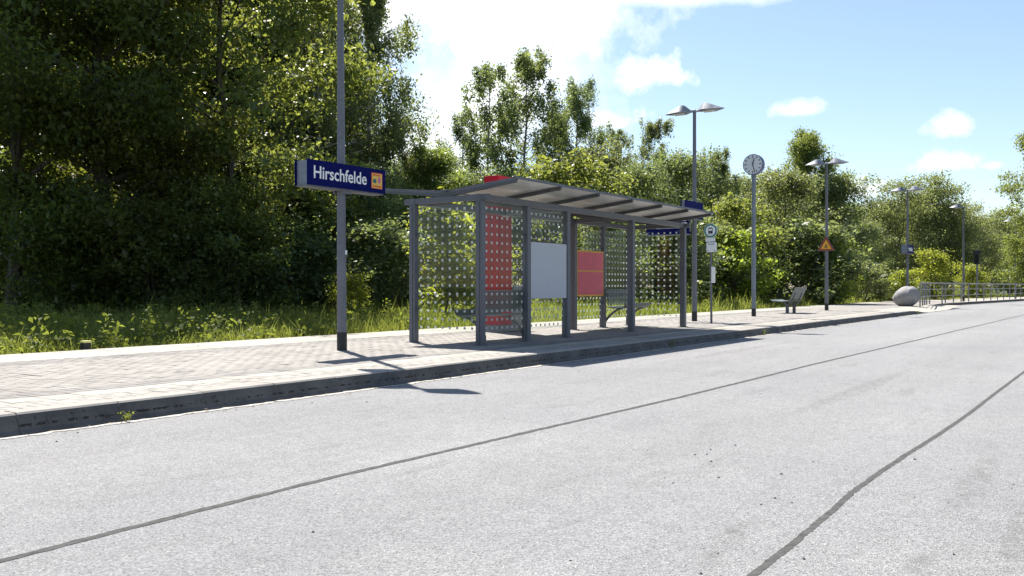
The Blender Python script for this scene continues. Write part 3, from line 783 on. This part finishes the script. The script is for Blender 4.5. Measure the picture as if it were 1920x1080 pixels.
# ------------------------------------------------------------------ station clock
ck = thing('platform_clock', 'double sided round clock on a tall pale pole between shelter and bench', 'clock', (26.3, 9.2, PZ))
m = MB(); m.tube([(0, 0, .24), (0, 0, 4.32)], [.066, .06], 14); part('pole', m, M['lamp_grey'], ck, True)
m = MB(); m.tube([(0, 0, 0), (0, 0, .24)], .068, 14); part('base_band', m, M['black'], ck, True)
m = MB(); m.tube([(0, 0, 4.25), (0, 0, 4.34)], .075, 14); part('collar', m, M['lamp_grey'], ck, True)
zc = 4.63; rr = .315
m = disc(rr, -.085, .085, zc); part('drum', m, simple('clock_rim', (.05, .07, .18), .35), ck)
for s_ in (-1, 1):
    a, b = sorted((s_ * .0855, s_ * .092)); fc = part('clock_face', disc(rr * .93, a, b, zc), simple('clock_face', (.62, .64, .68), .35, var=.03), ck)
    m = MB(); x0, x1 = sorted((s_ * .0925, s_ * .0955))
    def bar(mb, ang, r0, r1, w, xa, xb):
        ca, sa = math.sin(ang) * s_ * -1 * -1, math.cos(ang)
        # clockwise when seen from outside: from -X side +Y is on the left
        ca = -math.sin(ang) if s_ < 0 else math.sin(ang)
        p = [(ca * r0 + sa * w * -1 * (1), sa * r0 + ca * w), (ca * r0 + sa * w, sa * r0 - ca * w), (ca * r1 + sa * w, sa * r1 - ca * w), (ca * r1 - sa * w, sa * r1 + ca * w)]
        mb.prism([(q[0], zc + q[1]) for q in p], 'x', xa, xb)
    for h in range(12): bar(m, h * math.pi / 6, rr * .66 if h % 3 else rr * .62, rr * .86, .013, x0, x1)
    part('hour_marks', m, M['ink'], fc)
    m = MB(); x0, x1 = sorted((s_ * .096, s_ * .099)); bar(m, R_(12.45 * 30), -.04, rr * .58, .016, x0, x1); part('hour_hand', m, M['ink'], fc)
    m = MB(); x0, x1 = sorted((s_ * .0995, s_ * .1025)); bar(m, R_(27.5 * 6), -.05, rr * .84, .011, x0, x1); part('minute_hand', m, M['ink'], fc)

# ------------------------------------------------------------------ free-standing bench
bn = thing('platform_bench', 'grey perforated steel bench on two forked legs beyond the clock', 'bench', (30.3, 9.3, PZ))
m = MB(); prof = [(-.16, .44), (.12, .415), (.42, .43), (.50, .47)]
m.prism([(d, z) for d, z in prof] + [(d, z - .022) for d, z in reversed(prof)], 'x', -.66, .66); part('seat', m, M['perf'], bn)
m = MB(); m.prism([(-.17, .47), (-.36, .88), (-.345, .885), (-.15, .475)], 'x', -.66, .66); part('backrest', m, M['perf'], bn)
for x in (-.38, .38):
    m = MB(); m.box(x - .045, x + .045, -.045, .045, 0, .27)
    m.prism([(-.045, .24), (.045, .24), (.16, .41), (.08, .41), (0, .31), (-.12, .41), (-.2, .41)], 'x', x - .03, x + .03)
    part('leg', m, M['steel'], bn)
    m = MB(); m.prism([(-.13, .40), (-.17, .40), (-.30, .70), (-.27, .70)], 'x', x - .025, x + .025); part('back_strut', m, M['steel'], bn)

# ------------------------------------------------------------------ warning triangle
tr = thing('warning_sign', 'yellow triangular warning sign with dark red border on a lamp pole', 'sign', (34.6, 9.25, 2.62))
def tri(s_, x0, x1, zo=0):
    m = MB(); m.prism([(-s_, -s_ * .577 + zo), (s_, -s_ * .577 + zo), (0, s_ * 1.155 + zo)], 'x', x0, x1); return m
part('rim', tri(.34, -.085, -.076), M['galv'], tr); bdr = part('border', tri(.315, -.089, -.0855), M['sign_red'], tr)
fl_ = part('field', tri(.21, -.092, -.0895), M['yellow'], tr)
m = MB(); m.box(-.0945, -.0925, -.06, .05, -.085, -.06); m.box(-.0945, -.0925, -.03, .07, -.045, -.02); m.box(-.0945, -.0925, -.04, .02, -.01, .05); part('symbol', m, M['ink'], fl_)
part('clamp', B(-.0755, .08, -.07, .07, -.03, .01), M['galv'], tr)

# ------------------------------------------------------------------ boulder
bm = bmesh.new(); bmesh.ops.create_icosphere(bm, subdivisions=4, radius=1)
from mathutils import noise as mn
for v in bm.verts:
    p = v.co.copy(); k = 1 + .05 * mn.noise(p * 1.3 + Vector((3, 1, 2))) + .012 * mn.noise(p * 5)
    x, y, z = p.x * .55 * k, p.y * .55 * k, p.z * .5 * k
    # local +Y shows left in the picture: a blunt beak low on the left, the mass high on the right
    if y > 0: z -= .2 * (y / .55) ** 1.6 * (1 if z > 0 else .05); y *= 1.17
    if y < -.25: z += .05
    z = z * (1.08 if z > 0 else .95)
    v.co = (x, y, max(z, -.41))
bmesh.ops.recalc_face_normals(bm, faces=bm.faces[:])
me = bpy.data.meshes.new('boulder'); bm.to_mesh(me); bm.free(); me.materials.append(M['stone']); me.polygons.foreach_set('use_smooth', [True] * len(me.polygons))
o = link('boulder', me, None, (44.6, 8.25, PZ + .41)); tag(o, 'large smooth grey boulder at the start of the railing', 'boulder'); o.rotation_euler = (0, 0, R_(-12))

# ------------------------------------------------------------------ railing
rl = thing('railing', 'grey steel tube railing with two lower rails along the far path', 'railing', (43.8, 7.55, PZ))
rp = [(43.3, 7.45), (45.4, 7.7), (47.3, 7.93), (49.0, 8.12), (50.6, 8.25), (52.6, 7.95)]
x = 52.6
for k in range(14):
    x += 2.05; y = np.interp(x, [52, 60, 70, 85, 110], [8.13, 7.65, 6.75, 5.4, 2.2]); rp.append((x, float(y) + .12))
RH = 1.12
for (x, y) in rp:
    m = MB(); m.box(-.03, .03, -.03, .03, 0, RH - .045); o = link('post', bpy.data.meshes.get('rail_post') or m.mesh('rail_post', M['rail']), rl, (x - 43.8, y - 7.55, 0))
for z, r, nm in ((RH - .02, .032, 'handrail'), (.78, .018, 'lower_rail'), (.42, .018, 'lower_rail')):
    m = MB(); m.tube([(x - 43.8, y - 7.55, z) for x, y in rp], r, 8); part(nm, m, M['rail'], rl, True)

# ------------------------------------------------------------------ railway signal and marker stake
sg = thing('railway_signal', 'dark railway signal head on a pole far behind the railing', 'signal', (79, 9.4, PZ))
m = MB(); m.tube([(0, 0, 0), (0, 0, 3.9)], .07, 10); part('pole', m, M['galv'], sg, True)
hdm = part('signal_head', B(-.16, -.0705, -.2, .2, 2.7, 3.55), M['black'], sg, bevel=.03)
for z in (3.36, 3.1, 2.86):
    m = MB(); m.tube([(-.165, 0, z), (-.30, 0, z)], [.1, .1], 12, False); part('visor', m, M['black'], hdm)
part('shield', B(-.12, -.09, -.27, .27, 3.56, 3.8), M['black'], sg)
mk = thing('marker_stake', 'short black stake with pale yellow cap at the rear platform edge', 'marker', (6.98, 12.33, -.03))
part('shaft', B(-.055, .055, -.055, .055, 0, .27), M['black'], mk, bevel=.006)
part('cap', B(-.06, .06, -.06, .06, .2705, .30), simple('cap_yellow', (.6, .58, .2), .5), mk, bevel=.006)

# ------------------------------------------------------------------ vegetation generators
def leaf_quads(c, size, rg, upbias=.8, asp=.62, hang=0.):
    n = len(c)
    nrm = rg.normal(size=(n, 3)) * .75 + np.array([0, 0, upbias]); nrm /= np.linalg.norm(nrm, axis=1)[:, None] + 1e-9
    d = rg.normal(size=(n, 3)); d[:, 2] -= hang
    d -= nrm * np.sum(d * nrm, 1)[:, None]; d /= np.linalg.norm(d, axis=1)[:, None] + 1e-9
    s_ = np.cross(nrm, d); l = (size * np.clip(rg.lognormal(-.08, .33, n), .45, 2.0))[:, None]
    v = np.stack([c - d * l * .5, c + s_ * l * asp * .5 + nrm * l * .1 - d * l * .08, c + d * l * .5 - nrm * l * .05, c - s_ * l * asp * .5 + nrm * l * .1 - d * l * .08], 1)
    return v.reshape(-1, 3)
def quads(n): return np.arange(n * 4).reshape(-1, 4)

def gen_tree(name, seed, H, Rc, cb, nl, nsub, ncl, lpc, leaf, spread, mat, bark, kind='broad', r0=None, el=(25, 65), multi=1, upbias=.8, wide=.36):
    rg = np.random.default_rng(seed); tb = MB(); C = []
    r0 = r0 or H * .011
    def env(t):
        u = (t - cb) / (1 - cb)
        if kind == 'spruce': return max(.06, 1 - u)
        if kind == 'birch': return (.14 + .86 * (1 - max(0, (u - wide) / (1 - wide)) ** 2.0)) * min(1, .55 + u / max(wide, .01) * .45)
        q = (u - wide) / ((1 - wide) if u > wide else wide * 1.45)
        return max(.12, (1 - min(1, abs(q)) ** 2.2)) ** .6
    for stem in range(multi):
        drift = np.cumsum(rg.normal(size=(9, 2)) * (.006 if kind == 'birch' else .012) * H, 0); drift[0] = 0
        lean = rg.normal(size=2) * ((.02 if kind == 'birch' else .05) if multi == 1 else .32) * H * .3
        hs = H * (1 if stem == 0 else rg.uniform(.7, .97))
        tp = np.array([[drift[i, 0] + lean[0] * i / 8, drift[i, 1] + lean[1] * i / 8, hs * i / 8 * .97] for i in range(9)])
        if multi > 1: tp[:, :2] += rg.normal(size=2) * .1
        tr_ = [r0 * (1 - i / 8) ** .85 + .008 for i in range(9)]; tr_[0] *= 1.25
        tb.tube(tp, tr_, 7, False)
        def T(t):
            f = min(7.999, t * 8); i = int(f); return tp[i] + (tp[i + 1] - tp[i]) * (f - i)
        a0 = rg.uniform(0, 6.28)
        for j in range(nl // multi):
            t = cb + (.985 - cb) * (j + rg.uniform(0, 1)) / (nl // multi)
            a = a0 + j * 2.399 + rg.normal() * .35; L = Rc * env(t) * (rg.uniform(.42, 1.25) if kind == 'birch' else rg.uniform(.72, 1.18))
            u = (t - cb) / (1 - cb); e = R_(el[0] + (el[1] - el[0]) * u + rg.normal() * 8)
            d = np.array([math.cos(a) * math.cos(e), math.sin(a) * math.cos(e), math.sin(e)])
            bend = {'broad': .12, 'birch': -.35 if u < .8 else .0, 'spruce': -.15}[kind]
            p0 = T(t); jit = rg.normal(size=3) * .05 * L
            def P(s_): return p0 + d * L * s_ + np.array([0, 0, bend * L * s_ * s_]) + jit * s_ * s_
            rb = max(.008, r0 * (1 - t) ** .85 * .5)
            tb.tube([P(s_) for s_ in (0, .33, .66, 1)], [rb, rb * .7, rb * .42, .005], 5, False)
            for k in range(nsub):
                s_ = rg.uniform(.35 if kind == 'birch' else .22, 1.0); q = P(s_); a2 = a + rg.choice([-1, 1]) * rg.uniform(.3, 1.25); l2 = L * .4 * rg.uniform(.5, 1.2) * (1.25 - .6 * s_) + .12
                e2 = e * .6 + rg.uniform(-.45, .45)
                d2 = np.array([math.cos(a2) * math.cos(e2), math.sin(a2) * math.cos(e2), math.sin(e2)])
                if kind != 'spruce': tb.tube([q, q + d2 * l2 * .5, q + d2 * l2], [rb * .35 + .003, rb * .2 + .003, .003], 3, False)
                for m_ in range(ncl):
                    f = (m_ + rg.uniform(.2, 1)) / ncl; C.append(q + d2 * l2 * f)
    C = np.array(C); n = len(C)
    wts = rg.gamma(2.2, 1 / 2.2, n); cnt = np.maximum(1, (wts * lpc).astype(int)); idx = np.repeat(np.arange(n), cnt); N = len(idx)
    if kind == 'birch':
        ln = rg.uniform(.35, 1.0, n) * spread * 3.2; s_ = rg.uniform(0, 1, N)
        sway = rg.normal(size=(n, 2)) * .12
        pos = C[idx].copy(); pos[:, 2] -= s_ * ln[idx]; pos[:, :2] += sway[idx] * (s_ ** 2)[:, None] + rg.normal(size=(N, 2)) * spread * .28; pos[:, 2] += rg.normal(size=N) * .06
        v = leaf_quads(pos, leaf, rg, .25, .72, 1.2)
    elif kind == 'spruce':
        pos = C[idx] + rg.normal(size=(N, 3)) * np.array([spread, spread, spread * .4]); pos[:, 2] -= abs(rg.normal(size=N)) * spread * .5
        v = leaf_quads(pos, leaf, rg, .5, .3, .8)
    else:
        pos = C[idx] + rg.normal(size=(N, 3)) * np.array([spread, spread, spread * .55])
        v = leaf_quads(pos, leaf, rg, upbias, .66, .3)
    zmin = v[:, 2].reshape(-1, 4).min(1); keep = zmin > .02
    v = v.reshape(-1, 4, 3)[keep].reshape(-1, 3)
    cm = np_mesh(name + '_crown', v, quads(len(v) // 4), mat)
    tm = tb.mesh(name + '_trunk', bark, True)
    return tm, cm, H

PROTO = {
 'oak':   gen_tree('oak', 1, 17, 4.6, .07, 52, 7, 4, 68, .135, .45, M['leaf_dark'], M['bark'], el=(8, 60)),
 'ash':   gen_tree('ash', 2, 18, 4.2, .10, 50, 7, 4, 68, .135, .42, M['leaf_dark'], M['bark'], el=(15, 65)),
 'maple': gen_tree('maple', 3, 15, 4.4, .10, 44, 6, 4, 52, .165, .40, M['leaf_maple'], M['bark'], el=(10, 60), upbias=.8),
 'birch': gen_tree('birch', 4, 14, 3.1, .14, 36, 6, 3, 52, .095, .42, M['leaf_birch'], M['bark_birch'], 'birch', el=(12, 52), wide=.35),
 'birch_full': gen_tree('birch_full', 5, 14, 3.5, .08, 52, 7, 3, 50, .10, .45, M['leaf_birch'], M['bark_birch'], 'birch', el=(12, 52), wide=.45),
 'birch_thin': gen_tree('birch_thin', 6, 12, 2.3, .2, 30, 5, 3, 40, .095, .4, M['leaf_birch'], M['bark_birch'], 'birch', r0=.085, el=(12, 55), wide=.35),
 'birch_airy': gen_tree('birch_airy', 16, 13, 2.7, .2, 38, 5, 3, 34, .115, .42, M['leaf_birch'], M['bark_birch'], 'birch', r0=.1, el=(14, 55), wide=.45),
 'birch_airy2': gen_tree('birch_airy2', 17, 13, 2.8, .24, 40, 5, 3, 36, .115, .42, M['leaf_birch'], M['bark_birch'], 'birch', r0=.11, el=(16, 58), wide=.5),
 'round': gen_tree('round', 7, 9, 3.2, .06, 34, 6, 3, 34, .15, .42, M['leaf_mid'], M['bark'], el=(12, 62)),
 'bushy': gen_tree('bushy', 8, 6, 2.7, .05, 30, 5, 3, 30, .17, .36, M['leaf_maple'], M['bark'], el=(10, 60), multi=2),
 'willow': gen_tree('willow', 9, 9.5, 3.8, .05, 42, 6, 3, 36, .15, .5, M['leaf_willow'], M['bark'], el=(35, 72), multi=3, upbias=.5),
 'shrub': gen_tree('shrub', 10, 3, 1.5, .05, 24, 5, 3, 17, .13, .24, M['leaf_bright'], M['bark'], el=(20, 65), multi=3),
 'shrub_dark': gen_tree('shrub_dark', 11, 3.4, 1.7, .04, 28, 5, 3, 22, .14, .26, M['leaf_mid'], M['bark'], el=(15, 60), multi=3),
 'sapling': gen_tree('sapling', 12, 3.2, 1.0, .12, 20, 5, 3, 12, .14, .18, M['leaf_bright'], M['bark'], el=(25, 65), r0=.03, upbias=.7),
 'spruce': gen_tree('spruce', 13, 9, 1.7, .06, 90, 6, 2, 18, .13, .11, M['needle'], M['bark'], 'spruce', r0=.1, el=(-5, 30)),
}
def plant(kind, nm, label, px, depth, top, cat='tree', group=None, wx=1., seed=0):
    """stand a tree at image column px and a depth, tall enough for its top to reach row `top`"""
    tm, cm, H = PROTO[kind]
    x, y, _ = W(px, depth); h = 1.08 + (538 - top) * depth / 1650. ; s = h / H
    t = thing(nm, label, cat, (x, y, -.03), random.Random(seed or int(px * 7 + depth * 13)).uniform(0, 6.28), group)
    t.scale = (s * wx, s * wx, s)
    link('trunk', tm, t); link('crown', cm, t); return t

gB = 'dark trees deep in the left wood'
# left wood, front row
plant('oak', 'oak_tree', 'dark shaded broadleaf tree at the far left edge of the wood', 20, 24.5, -620, wx=.9)
plant('ash', 'ash_tree', 'tall dark tree with hanging foliage, second from the left edge', 185, 25.5, -680, wx=.88)
plant('maple', 'maple_tree', 'maple with sunlit yellow green leaves left of the town name sign', 405, 27.5, -330, wx=.9)
plant('birch_full', 'birch_tree', 'tall birch directly behind the nearest lamp pole', 598, 36, -120, wx=.8)
plant('birch_full', 'birch_tree', 'drooping birch right of the nearest lamp pole, edging the open sky', 690, 39, -75, wx=.82)
plant('birch', 'birch_tree', 'lower birch above the left end of the shelter roof', 745, 37, 215, wx=1.0)
plant('maple', 'maple_tree', 'small yellow green maple over the left roof edge of the shelter', 812, 38, 292, wx=1.25)
plant('spruce', 'spruce_tree', 'dark spruce tip showing behind the yellow green maple', 818, 52, 268)
plant('bushy', 'young_maple', 'leafy understory maple low between the wood and the town name sign', 440, 27, 360, wx=1.1)
plant('bushy', 'young_maple', 'dark low maple thicket beneath the second tree from the left', 215, 27.5, 380, wx=1.1)
plant('bushy', 'young_maple', 'low maple thicket beneath the leftmost tree', 40, 27, 400, wx=1.2)
plant('shrub_dark', 'shrub', 'dark shrub at the foot of the sunlit maple', 330, 26.5, 470, 'shrub', wx=1.2)
plant('shrub_dark', 'shrub', 'dark shrub just left of the nearest lamp pole', 545, 28.5, 440, 'shrub', wx=1.2)
plant('shrub_dark', 'shrub', 'shadowed shrub in the gap right of the leftmost tree', 120, 26.5, 480, 'shrub', wx=1.2)
plant('shrub', 'shrub', 'pale leafy shrub directly right of the nearest lamp pole', 655, 26, 525, 'shrub', wx=1.)
plant('round', 'young_tree', 'dense young tree below the drooping birch', 700, 33, 330, wx=.95)
plant('bushy', 'young_maple', 'young maple behind the town name sign', 590, 31, 300, wx=1.)
plant('shrub_dark', 'shrub', 'dark shrub between lamp pole and the left shelter post', 730, 29, 440, 'shrub', wx=1.2)
plant('bushy', 'young_maple', 'leafy low maple in the gap between the second tree and the sunlit maple', 300, 25.5, 395, wx=1.15)
plant('bushy', 'young_maple', 'leafy low maple in front of the gap between the two leftmost trees', 110, 25, 410, wx=1.1)
# rows behind, one dark mass of individual trees
k = 0
for px, dz, top, kd in [(-120, 36, -300, 'oak'), (95, 38, -250, 'oak'), (290, 40, -230, 'ash'), (480, 41, -160, 'oak'), (560, 47, -20, 'ash'), (-30, 47, -120, 'ash'), (170, 50, -100, 'oak'), (370, 51, -90, 'oak'), (640, 50, 110, 'oak'), (-240, 31, -300, 'ash')]:
    plant(kd, 'forest_tree', 'dark broadleaf tree standing deeper in the left wood, mostly hidden by the front row', px, dz, top, 'tree', gB, 1.1); k += 1
gU = 'dark bushes on the floor of the left wood'
for px, dz in [(-60, 33), (60, 34), (180, 34), (300, 34), (410, 35), (520, 35), (620, 36), (720, 38), (800, 41), (0, 42), (240, 43), (460, 44)]:
    plant('shrub_dark', 'undergrowth_bush', 'dark undergrowth bush between the trunks of the left wood', px, dz, 430, 'shrub', gU, 1.6)
# behind the shelter
plant('birch_airy', 'birch_tree', 'left one of the two slender birches rising over the shelter', 915, 47, 108, wx=1.0, seed=11)
plant('birch_airy2', 'birch_tree', 'right and taller one of the two slender birches over the shelter', 988, 48, 94, wx=1.05, seed=5)
plant('birch_full', 'birch_tree', 'fuller birch right of the two slender birches over the shelter', 1080, 49, 148, wx=.9, seed=3)
plant('birch', 'birch_tree', 'birch filling the space between the taller slender birch and the fuller birch', 1040, 51, 205, wx=1.15, seed=8)
plant('birch_thin', 'birch_tree', 'wispy low birch left of the two slender birches', 866, 49, 210, wx=1.1)
plant('sapling', 'sapling', 'bright leafy sapling seen through the left end pane of the shelter', 842, 24.5, 385, 'sapling', wx=1.15)
plant('shrub', 'shrub', 'bright shrub seen behind the red ticket pylon', 905, 27, 480, 'shrub', wx=1.2)
plant('round', 'young_tree', 'round bushy tree directly behind the red pylon top', 872, 42, 335, wx=1.0)
plant('round', 'young_tree', 'round bushy tree behind the middle of the shelter roof', 990, 43, 332, wx=1.0)
plant('bushy', 'young_maple', 'leafy young maple behind the ribs of the shelter roof', 1085, 42, 318, wx=1.0)
plant('round', 'young_tree', 'dense tree right of the fuller birch, over the shelter roof', 1125, 46, 292, wx=.9)
plant('birch_airy', 'birch_tree', 'thin birch at the right slope of the trees over the shelter', 1162, 62, 232, wx=.8)
plant('birch_airy2', 'birch_tree', 'thin pale birch left of the lamp behind the shelter', 1236, 64, 220, wx=.85)
plant('bushy', 'young_maple', 'leafy bush behind the red poster case', 1110, 36, 395, wx=1.1)
plant('round', 'young_tree', 'mid green tree behind the right end of the shelter', 1200, 52, 325, wx=1.0)
plant('round', 'young_tree', 'dark tree behind the round bus stop sign', 1275, 54, 300, wx=.95)
plant('shrub_dark', 'shrub', 'dark shrub seen through the right end pane of the shelter', 1230, 39, 420, 'shrub', wx=1.4)
plant('birch_full', 'birch_tree', 'wide dense birch left of the platform clock', 1345, 56, 282, wx=1.05)
plant('shrub_dark', 'shrub', 'shrub at the foot of the wide birch by the bus stop', 1310, 43, 440, 'shrub', wx=1.3)
plant('bushy', 'young_maple', 'broad leafy bush behind the clock pole', 1400, 45, 385, wx=1.05)
plant('round', 'young_tree', 'tall bushy tree between clock and warning sign', 1462, 50, 335, wx=1.05)
plant('shrub', 'shrub', 'pale green shrub right beside the clock pole', 1372, 42, 452, 'shrub', wx=1.15)
plant('birch_thin', 'birch_tree', 'feathery birch just right of the clock dial', 1440, 60, 318, wx=1.2)
plant('maple', 'maple_tree', 'tallest clumpy tree behind the warning sign lamp', 1522, 64, 262, wx=.85)
plant('round', 'young_tree', 'bushy tree right of the warning sign lamp', 1580, 62, 345, wx=.95)
plant('shrub', 'shrub', 'bright young bush at the foot of the warning sign lamp', 1562, 47, 470, 'shrub', wx=.95)
plant('shrub_dark', 'shrub', 'dark shrub behind the free-standing bench', 1500, 47, 440, 'shrub', wx=1.6)
plant('round', 'young_tree', 'lower tree sloping down to the right of the warning sign', 1625, 70, 425, wx=1.)
plant('shrub_dark', 'shrub', 'low bush left of the boulder, under the sloping tree', 1615, 54, 500, 'shrub', wx=1.3)
# right thicket
for px, dz, top, lb in [(1668, 84, 372, 'first willow of the right thicket, left of the boulder lamp'), (1725, 88, 362, 'willow directly behind the boulder lamp'),
                        (1785, 86, 374, 'willow between the boulder lamp and the single winged lamp'), (1840, 92, 402, 'lower willow behind the railway signal'), (1895, 100, 410, 'last willow of the thicket at the right edge')]:
    plant('willow', 'willow_tree', lb, px, dz, top, wx=1.05)
plant('shrub', 'shrub', 'yellow green bush behind the boulder', 1688, 56, 515, 'shrub', wx=1.2)
plant('shrub', 'shrub', 'loose green bush behind the near corner of the railing', 1752, 63, 482, 'shrub', wx=1.)
plant('shrub', 'shrub', 'small bush behind the single winged lamp', 1822, 72, 505, 'shrub', wx=1.1)
plant('maple', 'maple_tree', 'large leafed tree reaching in at the right picture edge', 1972, 50, 245, wx=.88)
plant('bushy', 'young_maple', 'bush below the leaning tree at the right edge', 1905, 84, 470, wx=1.1)
gF = 'distant trees closing the background'
for px, dz, top, lb in [(790, 66, 340, 'distant tree in the gap between the left wood and the slender birches'), (900, 70, 352, 'distant tree behind the left slender birch'), (1010, 74, 345, 'distant tree low behind the right slender birch'),
    (1100, 78, 315, 'distant tree behind the fuller birch'), (1190, 80, 330, 'distant tree behind the thin birch on the slope'), (1300, 84, 330, 'distant tree behind the bus stop post'), (1400, 86, 345, 'distant tree behind the clock pole'),
    (1490, 90, 360, 'distant tree behind the tallest clumpy tree'), (1570, 95, 390, 'distant tree behind the right side of the warning sign lamp'), (1650, 118, 405, 'distant tree left of the boulder lamp, behind the willows'), (1710, 120, 400, 'distant tree just right of the boulder lamp'),
    (1770, 122, 405, 'distant tree between boulder lamp and single winged lamp'), (1830, 125, 415, 'distant tree above the railway signal'), (1890, 128, 420, 'distant tree left of the farthest lamp'), (1960, 130, 415, 'distant tree cut by the right picture edge')]:
    plant('round', 'distant_tree', lb, px, dz, top, 'tree', gF, 1.35)

# ------------------------------------------------------------------ meadow
rg = np.random.default_rng(33)
N = 190000
px = rg.uniform(-120, 2020, N); yy = 12.2 + (rg.uniform(0, 1, N) ** 1.35) * 14
x_ = (px - 960) / 1650.; den = -x_ * cy + sy
dep = yy / np.maximum(den, .03); xx = (x_ * sy + cy) * dep
ok = (dep < 125) & (dep > 4)
farm = (xx > 62.5)
yy = np.where(farm, yy - 2.6 * np.clip((xx - 62) / 12, 0, 1) - np.clip(xx - 74, 0, 60) * .13, yy)
dep = xx * cy + yy * sy
patch = np.sin(xx * .9 + 1.3 * np.sin(yy * .7)) * np.sin(yy * 1.1 + xx * .3) * .5 + .5
ok &= rg.uniform(0, 1, N) < (.45 + .55 * patch)
xx, yy, dep, patch = xx[ok], yy[ok], dep[ok], patch[ok]; n = len(xx)
hgt = rg.gamma(6, .043, n) * (.65 + .7 * patch) + .05; hgt *= np.clip((yy - 12.1) / .7, .45, 1) * np.clip(dep / 22, .75, 1.25); wd_ = (.006 + .00075 * dep) * rg.uniform(.6, 1.3, n)
a = rg.uniform(0, 6.28, n); dirx, diry = np.cos(a), np.sin(a); le = rg.uniform(0, 6.28, n); lm = hgt * rg.uniform(.08, .6, n)
base = np.stack([xx, yy, np.full(n, -.03)], 1)
sv = np.stack([dirx * wd_ / 2, diry * wd_ / 2, np.zeros(n)], 1)
mid = base + np.stack([np.cos(le) * lm * .3, np.sin(le) * lm * .3, hgt * .58], 1)
tip = base + np.stack([np.cos(le) * lm, np.sin(le) * lm, hgt], 1)
V = np.stack([base - sv, base + sv, mid + sv * .8, mid - sv * .8, tip], 1).reshape(-1, 3)
b5 = np.arange(n) * 5
tag(link('meadow_grass', np_mesh('meadow_grass', V, np.stack([b5, b5 + 1, b5 + 2, b5 + 3], 1), M['grass'], np.stack([b5 + 3, b5 + 2, b5 + 4], 1))), 'tall uncut grass in the strip behind the platform', 'grass', kind='stuff')
# broad-leaved weeds scattered through the grass
nw = 520; px = rg.uniform(-80, 1750, nw); yw = 12.5 + rg.uniform(0, 1, nw) ** 1.3 * 11; x_ = (px - 960) / 1650.; dw = yw / (-x_ * cy + sy)
xw = (x_ * sy + cy) * dw; okw = dw < 70; xw, yw, dw = xw[okw], yw[okw], dw[okw]; nw = len(xw)
hw = rg.uniform(.25, .75, nw); cnt = (rg.uniform(25, 70, nw)).astype(int); idx = np.repeat(np.arange(nw), cnt); K = len(idx)
t = rg.uniform(.15, 1, K); pos = np.stack([xw[idx] + rg.normal(size=K) * .14 * (1.2 - .6 * t), yw[idx] + rg.normal(size=K) * .14 * (1.2 - .6 * t), t * hw[idx]], 1)
v = leaf_quads(pos, .085, rg, .9, .55, .1)
tag(link('tall_weeds', np_mesh('tall_weeds', v, quads(K), M['weed'])), 'broad leaved weeds standing in the grass behind the platform', 'weeds', kind='stuff')

# weeds in the kerb joints
def weed(label, x, y, h, n, seed):
    rg = np.random.default_rng(seed); s_ = rg.uniform(0, 1, n); p = np.stack([rg.normal(size=n) * .035 * (s_ + .4), rg.normal(size=n) * .03 * (s_ + .4) - .02 * s_, .01 + s_ * h], 1)
    t = thing('kerb_weed', label, 'weed', (x, y, 0), 0, 'weeds in the kerb joints')
    link('foliage', np_mesh('foliage', leaf_quads(p, .022, rg, .7, .5), quads(n), M['weed']), t)
    m = MB(); m.tube([(0, 0, -.01), (.005, -.008, h * .5), (0, -.02, h)], [.004, .003, .001], 5); part('stem', m, M['weed'], t)
    return t
weed('small green weed at the foot of the near kerb, left of the lamp pole', 3.93, KY - .06, .07, 60, 1)
weed('dark weed at the kerb in the shadow of the shelter', 14.1, KY - .05, .12, 80, 2)
weed('tiny weed at the kerb near the right end of the shelter shadow', 18.9, KY - .05, .11, 70, 3)
weed('grassy weed where the kerb runs out before the boulder', 36.6, KY - .03, .12, 120, 4)

# dry leaf litter blown against the kerb and along the rear slabs
rg = np.random.default_rng(71); nl = 420
k = rg.uniform(0, 1, nl) < .55
lx = rg.uniform(2.5, 30, nl); ly = np.where(k, KY - .05 - np.abs(rg.normal(size=nl)) * .10, 12.15 - np.abs(rg.normal(size=nl)) * .45)
lz = np.where(k, .008, .158)
v = leaf_quads(np.stack([lx, ly, lz], 1), .028, rg, 4.0, .6)
tag(link('leaf_litter', np_mesh('leaf_litter', v, quads(nl), simple('dry_leaf', (.16, .11, .055), .8, var=.35, scale=20))), 'dry brown leaf litter along the kerb foot and the rear slabs', 'leaf litter', kind='stuff')
